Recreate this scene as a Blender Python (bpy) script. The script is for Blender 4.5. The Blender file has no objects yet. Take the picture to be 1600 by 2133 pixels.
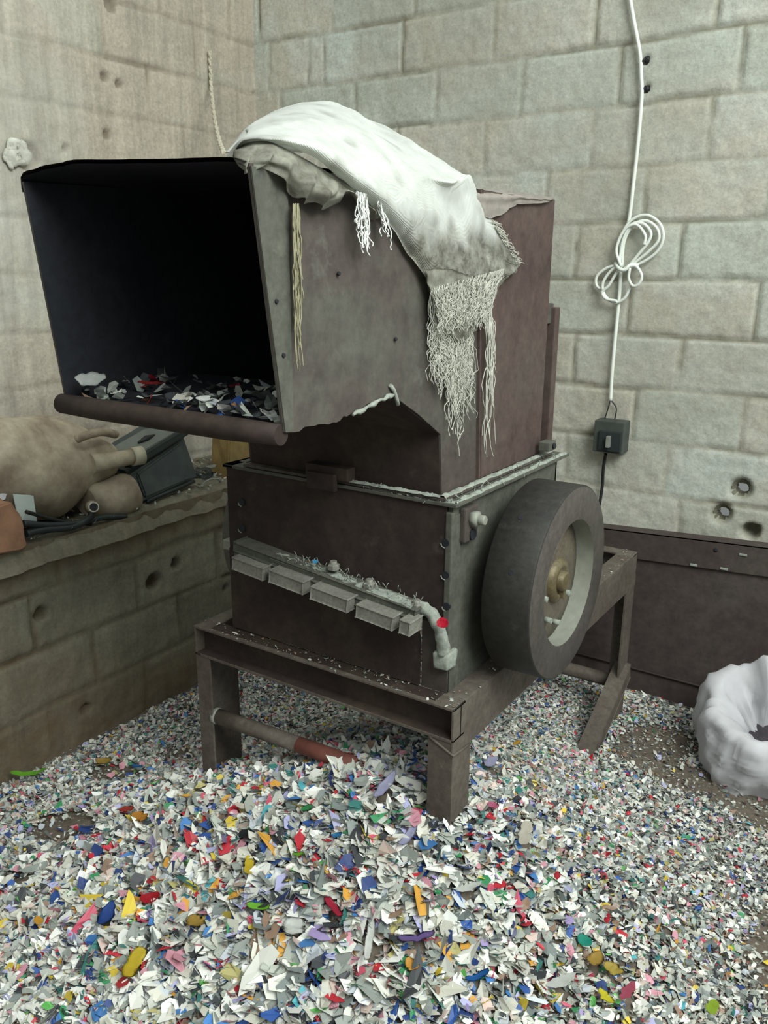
import bpy, bmesh, math, random
import numpy as np
from mathutils import Vector, Matrix, noise

random.seed(7)
rng = np.random.default_rng(11)
S = bpy.context.scene
COL = S.collection

# ------------------------------------------------------------------ camera
F, PITCH, ROLL, YAW, CAMH = 1741.236, .2828709, .00663126, -.5853101, 1.55
W, H = 1600, 2133
cy, sy = math.cos(YAW), math.sin(YAW)
fwd = Vector((sy * math.cos(PITCH), cy * math.cos(PITCH), -math.sin(PITCH)))
r0 = Vector((cy, -sy, 0)); u0 = r0.cross(fwd)
rt = math.cos(ROLL) * r0 + math.sin(ROLL) * u0
up = -math.sin(ROLL) * r0 + math.cos(ROLL) * u0
cam = bpy.data.cameras.new('camera'); cam_o = bpy.data.objects.new('camera', cam); COL.objects.link(cam_o)
cam.sensor_fit = 'HORIZONTAL'; cam.sensor_width = 36; cam.lens = 36 * F / W
cam_o.matrix_world = Matrix(((rt.x, up.x, -fwd.x, 0), (rt.y, up.y, -fwd.y, 0), (rt.z, up.z, -fwd.z, CAMH), (0, 0, 0, 1)))
cam.clip_start = .02
S.camera = cam_o

# ------------------------------------------------------------------ world, light, exposure
S.view_settings.view_transform = 'Standard'; S.view_settings.look = 'None'
S.view_settings.exposure = 0.38; S.view_settings.gamma = 1.0; S.view_settings.use_curve_mapping = False
wd = bpy.data.worlds.new('daylight'); S.world = wd; wd.use_nodes = True
nt = wd.node_tree; nt.nodes.clear()
wo = nt.nodes.new('ShaderNodeOutputWorld'); bg = nt.nodes.new('ShaderNodeBackground')
tc = nt.nodes.new('ShaderNodeTexCoord'); dt = nt.nodes.new('ShaderNodeVectorMath'); dt.operation = 'DOT_PRODUCT'
dt.inputs[1].default_value = (.50, .25, .83)
mr = nt.nodes.new('ShaderNodeMapRange'); mr.interpolation_type = 'SMOOTHSTEP'
mr.inputs['From Min'].default_value = -.3; mr.inputs['From Max'].default_value = 1.0
mr.inputs['To Min'].default_value = .10; mr.inputs['To Max'].default_value = .85
nt.links.new(tc.outputs['Generated'], dt.inputs[0]); nt.links.new(dt.outputs['Value'], mr.inputs['Value'])
bg.inputs['Color'].default_value = (.93, 1.0, .97, 1)
nt.links.new(mr.outputs['Result'], bg.inputs['Strength']); nt.links.new(bg.outputs[0], wo.inputs[0])

def area(name, loc, target, sx, sy_, power, color):
    l = bpy.data.lights.new(name, 'AREA'); l.shape = 'RECTANGLE'; l.size = sx; l.size_y = sy_; l.energy = power; l.color = color
    o = bpy.data.objects.new(name, l); COL.objects.link(o); o.location = loc
    o.rotation_euler = (Vector(target) - Vector(loc)).to_track_quat('-Z', 'Y').to_euler(); return o
area('upper_right_daylight', (1.7, .35, 3.7), (-1.0, 1.8, .8), 2.2, 1.8, 150, (.95, 1.0, .96))  # unseen area lamp giving the daylight from the upper right

# ------------------------------------------------------------------ helpers
def sray(x, y):
    return rt * (x - 800) + up * -(y - 1066.5) + fwd * F
def at(x, y, ax, v):
    """point where the line of sight through a photograph point meets the plane axis=v"""
    d = sray(x, y); c = Vector((0, 0, CAMH)); return c + d * ((v - c[ax]) / d[ax])

def tag(o, label=None, cat=None, group=None, kind=None):
    if label: o['label'] = label
    if cat: o['category'] = cat
    if group: o['group'] = group
    if kind: o['kind'] = kind
    return o
def empty(name, loc, label, cat, group=None):
    o = bpy.data.objects.new(name, None); COL.objects.link(o); o.location = loc; o.empty_display_size = .05
    return tag(o, label, cat, group)

class MB:
    def __init__(s): s.bm = bmesh.new()
    def box(s, a, b, bev=.002, mi=0, rot=None, piv=None):
        a, b = Vector(a), Vector(b)
        r = bmesh.ops.create_cube(s.bm, size=1); vs = r['verts']
        for v in vs:
            v.co = Vector(((a.x + b.x) / 2 + v.co.x * (b.x - a.x), (a.y + b.y) / 2 + v.co.y * (b.y - a.y), (a.z + b.z) / 2 + v.co.z * (b.z - a.z)))
        if rot is not None:
            bmesh.ops.rotate(s.bm, verts=vs, cent=piv if piv is not None else (a + b) / 2, matrix=rot)
        fs = {f for v in vs for f in v.link_faces}
        for f in fs: f.material_index = mi
        if bev:
            es = list({e for v in vs for e in v.link_edges})
            bmesh.ops.bevel(s.bm, geom=es, offset=bev, segments=2, affect='EDGES', profile=.6)
        return s
    def bar(s, p, q, w, h, bev=.002, upv=(0, 0, 1), mi=0):
        """rectangular bar between two points, w across, h along upv"""
        p, q = Vector(p), Vector(q); d = q - p; L = d.length; d.normalize()
        sd = d.cross(Vector(upv)); sd.normalize(); u = sd.cross(d)
        r = bmesh.ops.create_cube(s.bm, size=1); c = (p + q) / 2
        for v in r['verts']:
            v.co = c + d * (v.co.x * L) + sd * (v.co.y * w) + u * (v.co.z * h)
        fs = {f for v in r['verts'] for f in v.link_faces}
        for f in fs: f.material_index = mi
        if bev:
            es = list({e for v in r['verts'] for e in v.link_edges})
            bmesh.ops.bevel(s.bm, geom=es, offset=bev, segments=2, affect='EDGES', profile=.6)
        return s
    def plate(s, pts, off, mi=0, mi_back=None, mi_side=None):
        """flat plate: outline pts, extruded by vector off"""
        off = Vector(off)
        A = [s.bm.verts.new(Vector(p)) for p in pts]; B = [s.bm.verts.new(Vector(p) + off) for p in pts]
        f = s.bm.faces.new(A); f.material_index = mi
        g = s.bm.faces.new(B[::-1]); g.material_index = mi if mi_back is None else mi_back
        n = len(pts)
        for i in range(n):
            k = s.bm.faces.new((A[i], B[i], B[(i + 1) % n], A[(i + 1) % n])); k.material_index = mi if mi_side is None else mi_side
        return s
    def tube(s, pts, r, n=8, cap=True, mi=0):
        pts = [Vector(p) for p in pts]; rings = []
        R = r if isinstance(r, (list, tuple)) else [r] * len(pts)
        t0 = (pts[1] - pts[0]).normalized()
        nrm = t0.orthogonal().normalized()
        for i, p in enumerate(pts):
            t = (pts[min(i + 1, len(pts) - 1)] - pts[max(i - 1, 0)]).normalized()
            nrm = (nrm - t * nrm.dot(t)); nrm = nrm.normalized() if nrm.length > 1e-6 else t.orthogonal().normalized()
            bn = t.cross(nrm)
            rings.append([s.bm.verts.new(p + (nrm * math.cos(2 * math.pi * k / n) + bn * math.sin(2 * math.pi * k / n)) * R[i]) for k in range(n)])
        for a, b in zip(rings, rings[1:]):
            for k in range(n):
                f = s.bm.faces.new((a[k], a[(k + 1) % n], b[(k + 1) % n], b[k])); f.smooth = True; f.material_index = mi
        if cap:
            f = s.bm.faces.new(rings[0][::-1]); f.material_index = mi
            f = s.bm.faces.new(rings[-1]); f.material_index = mi
        return s
    def lathe(s, prof, org, axis='Z', n=48, mi=0, smooth=True):
        """prof: list of (r, h) around axis through org"""
        org = Vector(org); rings = []
        for r, h in prof:
            ring = []
            for k in range(n):
                a = 2 * math.pi * k / n; c, d = r * math.cos(a), r * math.sin(a)
                v = {'Z': (c, d, h), 'X': (h, c, d), 'Y': (c, h, -d)}[axis]
                ring.append(s.bm.verts.new(org + Vector(v)))
            rings.append(ring)
        for a, b in zip(rings, rings[1:]):
            for k in range(n):
                f = s.bm.faces.new((a[k], a[(k + 1) % n], b[(k + 1) % n], b[k])); f.smooth = smooth; f.material_index = mi
        for rg, rev in ((rings[0], True), (rings[-1], False)):
            f = s.bm.faces.new(rg[::-1] if rev else rg); f.material_index = mi
        return s
    def grid(s, P, mi=0, wrap=False):
        """P: rows of rows of points"""
        V = [[s.bm.verts.new(Vector(p)) for p in r] for r in P]
        for i in range(len(V) - 1):
            m = len(V[i])
            for j in range(m if wrap else m - 1):
                f = s.bm.faces.new((V[i][j], V[i][(j + 1) % m], V[i + 1][(j + 1) % m], V[i + 1][j])); f.smooth = True; f.material_index = mi
        return s
    def rough(s, amp, scale, seed=0):
        s.bm.normal_update()
        for v in s.bm.verts:
            v.co += v.normal * (noise.noise(v.co * scale + Vector((seed, 0, 0))) * amp)
        return s
    def build(s, name, mats, parent=None, smooth=None):
        bmesh.ops.recalc_face_normals(s.bm, faces=s.bm.faces[:])
        me = bpy.data.meshes.new(name); s.bm.to_mesh(me); s.bm.free()
        for m in (mats if isinstance(mats, (list, tuple)) else [mats]): me.materials.append(m)
        if smooth is not None:
            me.polygons.foreach_set('use_smooth', [smooth] * len(me.polygons))
        o = bpy.data.objects.new(name, me); COL.objects.link(o)
        if parent:
            o.parent = parent
            o.matrix_parent_inverse = Matrix.Translation(-world_loc(parent))
        return o
def world_loc(o):
    v = Vector(o.location)
    return v if o.parent is None else Vector((0, 0, 0)) + v
def catmull(P, n):
    """dense interpolation of a list of Vectors"""
    P = [Vector(p) for p in P]; Q = [P[0] * 2 - P[1]] + P + [P[-1] * 2 - P[-2]]; out = []
    for i in range(1, len(Q) - 2):
        for k in range(n):
            t = k / n; a, b, c, d = Q[i - 1], Q[i], Q[i + 1], Q[i + 2]
            out.append(.5 * ((2 * b) + (c - a) * t + (2 * a - 5 * b + 4 * c - d) * t * t + (3 * b - a - 3 * c + d) * t ** 3))
    out.append(P[-1]); return out

# ------------------------------------------------------------------ materials
def newmat(name):
    m = bpy.data.materials.new(name); m.use_nodes = True; nt = m.node_tree
    return m, nt, nt.nodes['Principled BSDF']
def N(nt, t, **k):
    n = nt.nodes.new('ShaderNode' + t)
    for a, b in k.items(): setattr(n, a, b)
    return n
def noise_tex(nt, scale, detail=6, rough=.6, vec=None, dist=0.):
    n = N(nt, 'TexNoise'); n.inputs['Scale'].default_value = scale; n.inputs['Detail'].default_value = detail
    n.inputs['Roughness'].default_value = rough; n.inputs['Distortion'].default_value = dist
    if vec is not None: nt.links.new(vec, n.inputs['Vector'])
    return n
def ramp(nt, fac, stops):
    r = N(nt, 'ValToRGB'); e = r.color_ramp.elements
    e[0].position, e[0].color = stops[0][0], (*stops[0][1], 1); e[1].position, e[1].color = stops[-1][0], (*stops[-1][1], 1)
    for p, c in stops[1:-1]:
        k = e.new(p); k.color = (*c, 1)
    nt.links.new(fac, r.inputs['Fac']); return r
def mix(nt, fac, a, b, mode='MIX'):
    m = N(nt, 'Mix', data_type='RGBA', blend_type=mode)
    for sock, v in ((m.inputs[0], fac), (m.inputs[6], a), (m.inputs[7], b)):
        if hasattr(v, 'links'): nt.links.new(v, sock)
        else: sock.default_value = v if not isinstance(v, tuple) or len(v) == 4 else (*v, 1)
    return m.outputs[2]
def bump(nt, b, h, strength=.4, dist=.004):
    n = N(nt, 'Bump'); n.inputs['Strength'].default_value = strength; n.inputs['Distance'].default_value = dist
    nt.links.new(h, n.inputs['Height']); nt.links.new(n.outputs[0], b.inputs['Normal'])

def rusty(name, a, b, c, d=None, scale=5., rough=.75, metal=.15, spots=.35, spotcol=(.25, .24, .2)):
    """mottled steel: a/b/c broad tones, spots of dried dirt"""
    m, nt, p = newmat(name)
    tc = N(nt, 'TexCoord'); v = tc.outputs['Object']
    n1 = noise_tex(nt, scale, 7, .62, v, .4); n2 = noise_tex(nt, scale * 9, 5, .7, v); n3 = noise_tex(nt, scale * 2.3, 8, .7, v)
    r1 = ramp(nt, n1.outputs['Fac'], ((.28, a), (.5, b), (.74, c)))
    r2 = ramp(nt, n2.outputs['Fac'], ((.3, (.72, .72, .72)), (.72, (1.25, 1.25, 1.25))))
    col = mix(nt, 1., r1.outputs[0], r2.outputs[0], 'MULTIPLY')
    r3 = ramp(nt, n3.outputs['Fac'], ((.60, (0, 0, 0)), (.74, (spots,) * 3)))
    col = mix(nt, r3.outputs[0], col, spotcol)
    nt.links.new(col, p.inputs['Base Color']); p.inputs['Roughness'].default_value = rough; p.inputs['Metallic'].default_value = metal
    p.inputs['Specular IOR Level'].default_value = .3
    bump(nt, p, n3.outputs['Fac'], .35, .003)
    return m
def plain(name, c, rough=.6, var=.25, scale=20., metal=0., bumpd=.0015, c2=None):
    m, nt, p = newmat(name); tc = N(nt, 'TexCoord')
    n = noise_tex(nt, scale, 6, .65, tc.outputs['Object'])
    c2 = c2 or tuple(x * (1 - var) for x in c)
    r = ramp(nt, n.outputs['Fac'], ((.33, c2), (.66, c)))
    nt.links.new(r.outputs[0], p.inputs['Base Color']); p.inputs['Roughness'].default_value = rough; p.inputs['Metallic'].default_value = metal
    p.inputs['Specular IOR Level'].default_value = .35
    bump(nt, p, n.outputs['Fac'], .4, bumpd)
    return m

M = {}
M['front'] = rusty('dark_brown_steel', (.027, .017, .016), (.039, .027, .023), (.066, .050, .036), scale=4, spots=.3, spotcol=(.16, .14, .11))
M['frame'] = rusty('dusty_frame_steel', (.078, .062, .050), (.108, .090, .074), (.15, .135, .112), scale=6, spots=.4, spotcol=(.26, .25, .21))
M['side'] = rusty('dusty_brown_steel', (.058, .046, .040), (.083, .070, .061), (.108, .114, .094), scale=3.2, spots=.4, spotcol=(.21, .23, .20))
M['redside'] = rusty('reddish_brown_steel', (.066, .044, .040), (.092, .063, .056), (.098, .083, .070), scale=3.5, spots=.2, spotcol=(.18, .17, .15))
M['greenside'] = rusty('grey_green_steel', (.072, .076, .063), (.097, .099, .081), (.115, .115, .094), scale=5, spots=.4, spotcol=(.26, .27, .22))
M['inside'] = rusty('shade_black_steel', (.011, .013, .017), (.017, .019, .025), (.030, .030, .034), scale=5, rough=.85, metal=0, spots=.1, spotcol=(.04, .04, .045))  # shadow of the hopper interior put into a near-black base colour
M['wheel'] = rusty('dark_flywheel_steel', (.022, .021, .020), (.029, .028, .025), (.039, .036, .032), scale=7, rough=.6, spots=.25, spotcol=(.17, .15, .12))
M['wheelface'] = rusty('worn_flywheel_face', (.064, .056, .050), (.078, .069, .061), (.096, .086, .074), scale=6, rough=.55, spots=.35, spotcol=(.2, .16, .11))
M['hub'] = rusty('greasy_hub_metal', (.09, .07, .035), (.14, .115, .06), (.17, .15, .10), scale=16, rough=.45, metal=.2, spots=.5, spotcol=(.27, .25, .2))
M['web'] = rusty('greasy_wheel_web', (.085, .07, .055), (.12, .10, .075), (.15, .13, .09), scale=12, rough=.5, metal=.1, spots=.4, spotcol=(.2, .17, .1))
M['bright'] = plain('bare_pale_metal', (.27, .28, .235), .5, .2, 30)
M['dust'] = plain('pale_fibre_dust', (.34, .37, .32), .95, .45, 60, bumpd=.006)
M['knife'] = rusty('grey_knife_steel', (.16, .155, .135), (.21, .205, .18), (.26, .26, .22), scale=14, rough=.6, spots=.3, spotcol=(.3, .31, .27))
M['redpaint'] = plain('red_oxide_paint', (.24, .085, .065), .7, .4, 14)
M['panel'] = rusty('brown_sheet_steel', (.058, .044, .039), (.071, .054, .049), (.085, .073, .063), scale=3, spots=.25, spotcol=(.17, .16, .13))
M['sack'] = plain('white_woven_plastic', (.88, .90, .86), .75, .10, 14, bumpd=.002)
def stained():
    m, nt, p = newmat('stained_woven_plastic'); a = N(nt, 'Attribute'); a.attribute_name = 'Col'; tc = N(nt, 'TexCoord')
    n1 = noise_tex(nt, 14, 6, .65, tc.outputs['Object']); n2 = noise_tex(nt, 40, 6, .7, tc.outputs['Object'])
    w = ramp(nt, n1.outputs['Fac'], ((.33, (.74, .76, .71)), (.62, (.88, .90, .86)))).outputs[0]
    d = ramp(nt, n2.outputs['Fac'], ((.35, (.17, .16, .13)), (.65, (.50, .50, .43)))).outputs[0]
    sp = ramp(nt, n2.outputs['Fac'], ((.66, (0, 0, 0)), (.74, (.35, .35, .35)))).outputs[0]
    c = mix(nt, a.outputs['Color'], w, d); c = mix(nt, sp, c, (.45, .45, .40, 1)); nt.links.new(c, p.inputs['Base Color']); p.inputs['Roughness'].default_value = .8
    wv = N(nt, 'TexWave'); wv.inputs['Scale'].default_value = 160; wv.inputs['Distortion'].default_value = 1.5; nt.links.new(tc.outputs['Object'], wv.inputs['Vector'])
    bump(nt, p, mix(nt, .3, n2.outputs['Fac'], wv.outputs['Fac']), .4, .003); return m
M['stained'] = stained()
M['dirtysack'] = plain('dirty_woven_plastic', (.50, .50, .42), .85, .55, 26, bumpd=.003, c2=(.20, .19, .15))
M['thread'] = plain('frayed_white_fibre', (.62, .62, .54), .8, .3, 40)
M['yarn'] = plain('yellowish_fibre', (.36, .34, .22), .85, .4, 40)
M['cable'] = plain('white_cable_sheath', (.78, .82, .76), .5, .08, 20)
M['black'] = plain('black_rubber', (.018, .02, .02), .6, .3, 30)
M['box'] = plain('grey_green_painted_metal', (.065, .078, .068), .55, .3, 16)
M['boxdark'] = plain('dark_green_grey_plastic', (.025, .034, .034), .5, .3, 25)
M['beige'] = plain('dirty_beige_plastic', (.42, .37, .27), .6, .5, 9, c2=(.20, .155, .11))
M['grey'] = plain('dirty_grey_plastic', (.27, .27, .24), .7, .4, 12)
M['crate'] = plain('dark_green_plastic', (.055, .070, .066), .5, .3, 12, c2=(.035, .045, .048))
M['crategrey'] = plain('dusty_grey_green_plastic', (.145, .155, .135), .7, .25, 14)
M['clay'] = plain('orange_brown_clay', (.34, .185, .11), .85, .35, 14)
M['paper'] = plain('pale_blue_white_plastic', (.50, .58, .54), .5, .12, 12)
M['amber'] = plain('amber_plastic', (.22, .15, .05), .5, .4, 12)
M['plaster'] = plain('white_plaster', (.60, .60, .52), .95, .35, 22, bumpd=.006)
M['bag'] = plain('white_bag_fabric', (.86, .86, .88), .7, .10, 8, bumpd=.003)

def attr_mat(name, rough=.5):
    m, nt, p = newmat(name); a = N(nt, 'Attribute'); a.attribute_name = 'Col'
    nt.links.new(a.outputs['Color'], p.inputs['Base Color']); p.inputs['Roughness'].default_value = rough
    p.inputs['Specular IOR Level'].default_value = .35
    return m
M['shred'] = attr_mat('shredded_plastic', .5)

def wall_mat(name, tones, mortar, dirt, dirtcol, streak=0., bw=.36):
    """blocks (attribute R = joint, G = block tone, B = stain) with grainy cement surface"""
    m, nt, p = newmat(name)
    tc = N(nt, 'TexCoord'); v = tc.outputs['Object']
    a = N(nt, 'Attribute'); a.attribute_name = 'Col'; s = N(nt, 'SeparateColor'); nt.links.new(a.outputs['Color'], s.inputs[0])
    n1 = noise_tex(nt, 3.0, 8, .65, v); n2 = noise_tex(nt, 75, 4, .75, v); n3 = noise_tex(nt, 14, 8, .7, v)
    add = N(nt, 'Math', operation='MULTIPLY_ADD'); nt.links.new(s.outputs[1], add.inputs[0]); add.inputs[1].default_value = bw
    sc = N(nt, 'Math', operation='MULTIPLY'); nt.links.new(n1.outputs['Fac'], sc.inputs[0]); sc.inputs[1].default_value = 1.0 - bw * .9
    nt.links.new(sc.outputs[0], add.inputs[2])
    col = ramp(nt, add.outputs[0], [(.22 + .5 * i / (len(tones) - 1), t) for i, t in enumerate(tones)]).outputs[0]
    g = ramp(nt, n2.outputs['Fac'], ((.3, (.80, .80, .80)), (.7, (1.16, 1.16, 1.16)))).outputs[0]
    col = mix(nt, 1., col, g, 'MULTIPLY')
    jf = N(nt, 'Math', operation='MULTIPLY'); nt.links.new(s.outputs[0], jf.inputs[0])
    jr = ramp(nt, n3.outputs['Fac'], ((.30, (.5, .5, .5)), (.55, (1, 1, 1)))).outputs[0]; nt.links.new(jr, jf.inputs[1])
    col = mix(nt, jf.outputs[0], col, mortar)
    df = N(nt, 'Math', operation='MULTIPLY'); nt.links.new(s.outputs[2], df.inputs[0])
    dr = ramp(nt, n3.outputs['Fac'], ((.3, (.35, .35, .35)), (.65, (dirt,) * 3))).outputs[0]; nt.links.new(dr, df.inputs[1])
    col = mix(nt, df.outputs[0], col, dirtcol)
    if streak:
        mp = N(nt, 'Mapping'); mp.inputs['Scale'].default_value = (9, 9, .9); nt.links.new(v, mp.inputs['Vector'])
        n4 = noise_tex(nt, 2.2, 6, .65, mp.outputs[0])
        st = ramp(nt, n4.outputs['Fac'], ((.35, (1 - streak,) * 3), (.68, (1 + streak,) * 3))).outputs[0]
        col = mix(nt, 1., col, st, 'MULTIPLY')
    nt.links.new(col, p.inputs['Base Color']); p.inputs['Roughness'].default_value = .95; p.inputs['Specular IOR Level'].default_value = .15
    h = mix(nt, .5, n2.outputs['Fac'], n3.outputs['Fac'])
    bump(nt, p, h, .55, .006)
    return m
M['wall_back'] = wall_mat('pale_concrete_block', ((.40, .41, .345), (.47, .50, .44), (.50, .475, .40), (.50, .54, .49)), (.255, .25, .19), .75, (.27, .24, .18))
M['wall_left'] = wall_mat('buff_concrete_block', ((.33, .305, .25), (.385, .345, .28), (.41, .365, .295), (.40, .385, .32)), (.22, .185, .14), .7, (.50, .51, .46), .17, .2)
M['wall_low'] = wall_mat('muddy_concrete_block', ((.13, .122, .088), (.168, .162, .122), (.21, .20, .15), (.15, .158, .126)), (.075, .055, .032), .85, (.13, .088, .052), .12)

# ------------------------------------------------------------------ block walls (one height-mapped mesh each)
def fbm(x, y, seed, octs=4):
    """vectorised value noise"""
    out = np.zeros_like(x); amp = 1.; tot = 0
    for o in range(octs):
        r = np.random.default_rng(seed + o); T = r.random((64, 64))
        xi = np.floor(x).astype(int); yi = np.floor(y).astype(int); fx = x - xi; fy = y - yi
        fx = fx * fx * (3 - 2 * fx); fy = fy * fy * (3 - 2 * fy)
        g = lambda a, b: T[(xi + a) % 64, (yi + b) % 64]
        out += amp * ((g(0, 0) * (1 - fx) + g(1, 0) * fx) * (1 - fy) + (g(0, 1) * (1 - fx) + g(1, 1) * fx) * fy); tot += amp
        x = x * 2.03 + 7.1; y = y * 2.03 + 3.7; amp *= .5
    return out / tot
def mesh_np(name, verts, faces, mat, cols=None, smooth=True, parent=None):
    me = bpy.data.meshes.new(name); nv, nf = len(verts), len(faces); k = faces.shape[1]
    me.vertices.add(nv); me.vertices.foreach_set('co', verts.astype(np.float32).ravel())
    me.loops.add(nf * k); me.loops.foreach_set('vertex_index', faces.astype(np.int32).ravel())
    me.polygons.add(nf); me.polygons.foreach_set('loop_start', np.arange(0, nf * k, k, dtype=np.int32))
    me.polygons.foreach_set('use_smooth', np.full(nf, smooth)); me.update(calc_edges=True)
    if cols is not None:
        a = me.color_attributes.new('Col', 'FLOAT_COLOR', 'POINT')
        a.data.foreach_set('color', np.concatenate([cols, np.ones((nv, 1))], 1).astype(np.float32).ravel())
    me.materials.append(mat); me.validate()
    o = bpy.data.objects.new(name, me); COL.objects.link(o)
    if parent: o.parent = parent
    return o
def block_wall(name, org, uax, nax, u0_, u1, z1, courses, joints, mat, seed, depth=.010, lump=.008, res=.0105, holes=(), pits=(), stain=None, jw=.008, through=()):
    nu = int((u1 - u0_) / res); nz = int(z1 / res)
    u, z = np.meshgrid(np.linspace(u0_, u1, nu), np.linspace(0, z1, nz))
    uw = u + .020 * (fbm(u * 5, z * 5, seed) - .5) + .008 * (fbm(u * 25, z * 25, seed + 9) - .5)
    zw = z + .022 * (fbm(u * 4, z * 6, seed + 3) - .5) + .008 * (fbm(u * 28, z * 28, seed + 5) - .5)
    dist = np.full(u.shape, 9.); tone = np.zeros(u.shape); cs = list(courses)
    for c in cs: dist = np.minimum(dist, np.abs(zw - c))
    bounds = [-1] + cs + [9]
    rr = np.random.default_rng(seed)
    for i in range(len(bounds) - 1):
        m = (zw >= bounds[i]) & (zw < bounds[i + 1])
        js = joints(i)
        for j in js: dist = np.where(m, np.minimum(dist, np.abs(uw - j) * 1.0), dist)
        idx = np.searchsorted(np.array(js), uw); tv = rr.random(len(js) + 1)
        tone = np.where(m, tv[idx], tone)
    wid = jw * (.35 + 1.3 * fbm(u * 7, z * 7, seed + 21))
    jm = np.clip(1.25 - dist / wid, 0, 1); fade = np.clip((fbm(u * 2.6, z * 2.6, seed + 31) - .36) * 4.5, .38, 1)
    jm = np.clip(jm * fade * 1.15, 0, 1)
    hgt = -depth * jm + lump * (fbm(u * 3, z * 3, seed + 41) - .5) * 2 + .0035 * (fbm(u * 40, z * 40, seed + 51) - .5) * 2
    st = np.clip((fbm(u * 1.7, z * 1.7, seed + 61, 5) - .50) * 5, 0, 1) * .6
    if stain is not None: st = np.clip(st + stain(u, z), 0, 1)
    for (hu, hz, hr, hd) in pits:
        d = np.hypot(uw - hu, zw - hz); k = np.clip(1 - d / hr, 0, 1); hgt -= hd * np.clip(k * 2.2, 0, 1); jm = np.maximum(jm, np.clip(k * 3, 0, 1))
    o3, ua, na = Vector(org), Vector(uax), Vector(nax)
    V = np.stack([o3.x + ua.x * u + na.x * hgt, o3.y + ua.y * u + na.y * hgt, o3.z + z], -1).reshape(-1, 3)
    I = np.arange(nu * nz).reshape(nz, nu)
    Fq = np.stack([I[:-1, :-1], I[:-1, 1:], I[1:, 1:], I[1:, :-1]], -1).reshape(-1, 4)
    if through:
        cen = np.stack([u, z], -1).reshape(-1, 2)[Fq].mean(1); keep = np.ones(len(Fq), bool)
        for hu, hz, hr in through: keep &= np.hypot(cen[:, 0] - hu, cen[:, 1] - hz) > hr
        Fq = Fq[keep]
    if np.cross(np.array(ua), np.array((0, 0, 1.))) @ np.array(na) < 0: Fq = Fq[:, ::-1]
    C = np.stack([jm, tone, st], -1).reshape(-1, 3)
    o = mesh_np(name, V, Fq, mat, C); tag(o, kind='structure'); return o

def rowfill(known, lo, hi, pitch=.385):
    k = sorted(known)
    while k[0] - pitch > lo: k.insert(0, k[0] - pitch)
    while k[-1] + pitch < hi: k.append(k[-1] + pitch)
    return k
BX, BY = -2.667, 3.0
courses = [.2, .39, .58, .768, .958, 1.145, 1.332, 1.521, 1.708, 1.892, 2.084, 2.272, 2.46, 2.65]
kb = {4: [-.773], 5: [-.91, -.538], 6: [-1.147, -.764], 7: [-.965, -.541], 8: [-1.164, -.797, -.42], 9: [-1.294, -.936, -.55],
      10: [-1.552, -1.135, -.742], 11: [-2.14, -1.762, -1.406, -1.057], 12: [-2.59, -2.38, -2.295, -1.915, -1.529, -1.15]}
def jb(i): return rowfill(kb.get(i, [-.9 + .19 * (i % 2)]), BX, 1.5)
def jl(i): return rowfill({12: [2.2, 2.65], 11: [1.97, 2.4], 10: [2.18]}.get(i, [1.9 + .19 * (i % 2)]), -.6, 3.0)
def jw_(i): return rowfill({1: [1.58], 2: [1.78, 2.17, 1.38], 3: [1.49, 1.84], 0: [1.4]}.get(i, [1.5 + .19 * (i % 2)]), -.6, 3.0)
HOLES = [at(1542, 1021, 1, 3.0), at(1503, 1073, 1, 3.0)]
PIT = at(1562, 1110, 1, 3.0)
wall_back = block_wall('wall_back', (0, BY, 0), (1, 0, 0), (0, -1, 0), BX - .02, 1.4, 2.9, courses, jb, M['wall_back'], 5,
    pits=[(h.x, h.z, .042, .03) for h in HOLES] + [(PIT.x, PIT.z, .035, .07), (at(1345, 122, 1, 3).x, at(1345, 122, 1, 3).z, .014, .02), (at(1345, 182, 1, 3).x, at(1345, 182, 1, 3).z, .013, .02)],
    through=[(h.x, h.z, .021) for h in HOLES])
LP = [at(230, 8, 0, BX), at(220, 157, 0, BX), at(250, 172, 0, BX), at(222, 276, 0, BX), at(133, 306, 0, BX), at(60, 325, 0, BX)]
wall_left = block_wall('wall_left', (BX, 0, 0), (0, 1, 0), (1, 0, 0), -.6, 3.02, 2.9, courses, jl, M['wall_left'], 77, lump=.013, depth=.010, jw=.009,
    pits=[(p.y, p.z, r, .02) for p, r in zip(LP, (.03, .02, .018, .02, .014, .05))], stain=lambda u, z: np.clip((1.9 - u) * 1.4, 0, 1) * np.clip((2.1 - z) * 3, 0, 1) * .9)
LW = [at(90, 1280, 0, -2.2), at(370, 1175, 0, -2.2), at(322, 1210, 0, -2.2), at(180, 1480, 0, -2.2), at(470, 1225, 0, -2.2)]
ledge = block_wall('wall_ledge', (-2.2, 0, 0), (0, 1, 0), (1, 0, 0), -.6, 3.02, .745, [.205, .40, .595], jw_, M['wall_low'], 31, lump=.016, depth=.014, jw=.012,
    pits=[(p.y, p.z, r, .04) for p, r in zip(LW, (.026, .024, .036, .018, .01))], stain=lambda u, z: np.clip((z - .57) * 9, 0, .9) + np.clip((.21 - z) * 6, 0, .8))
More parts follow.
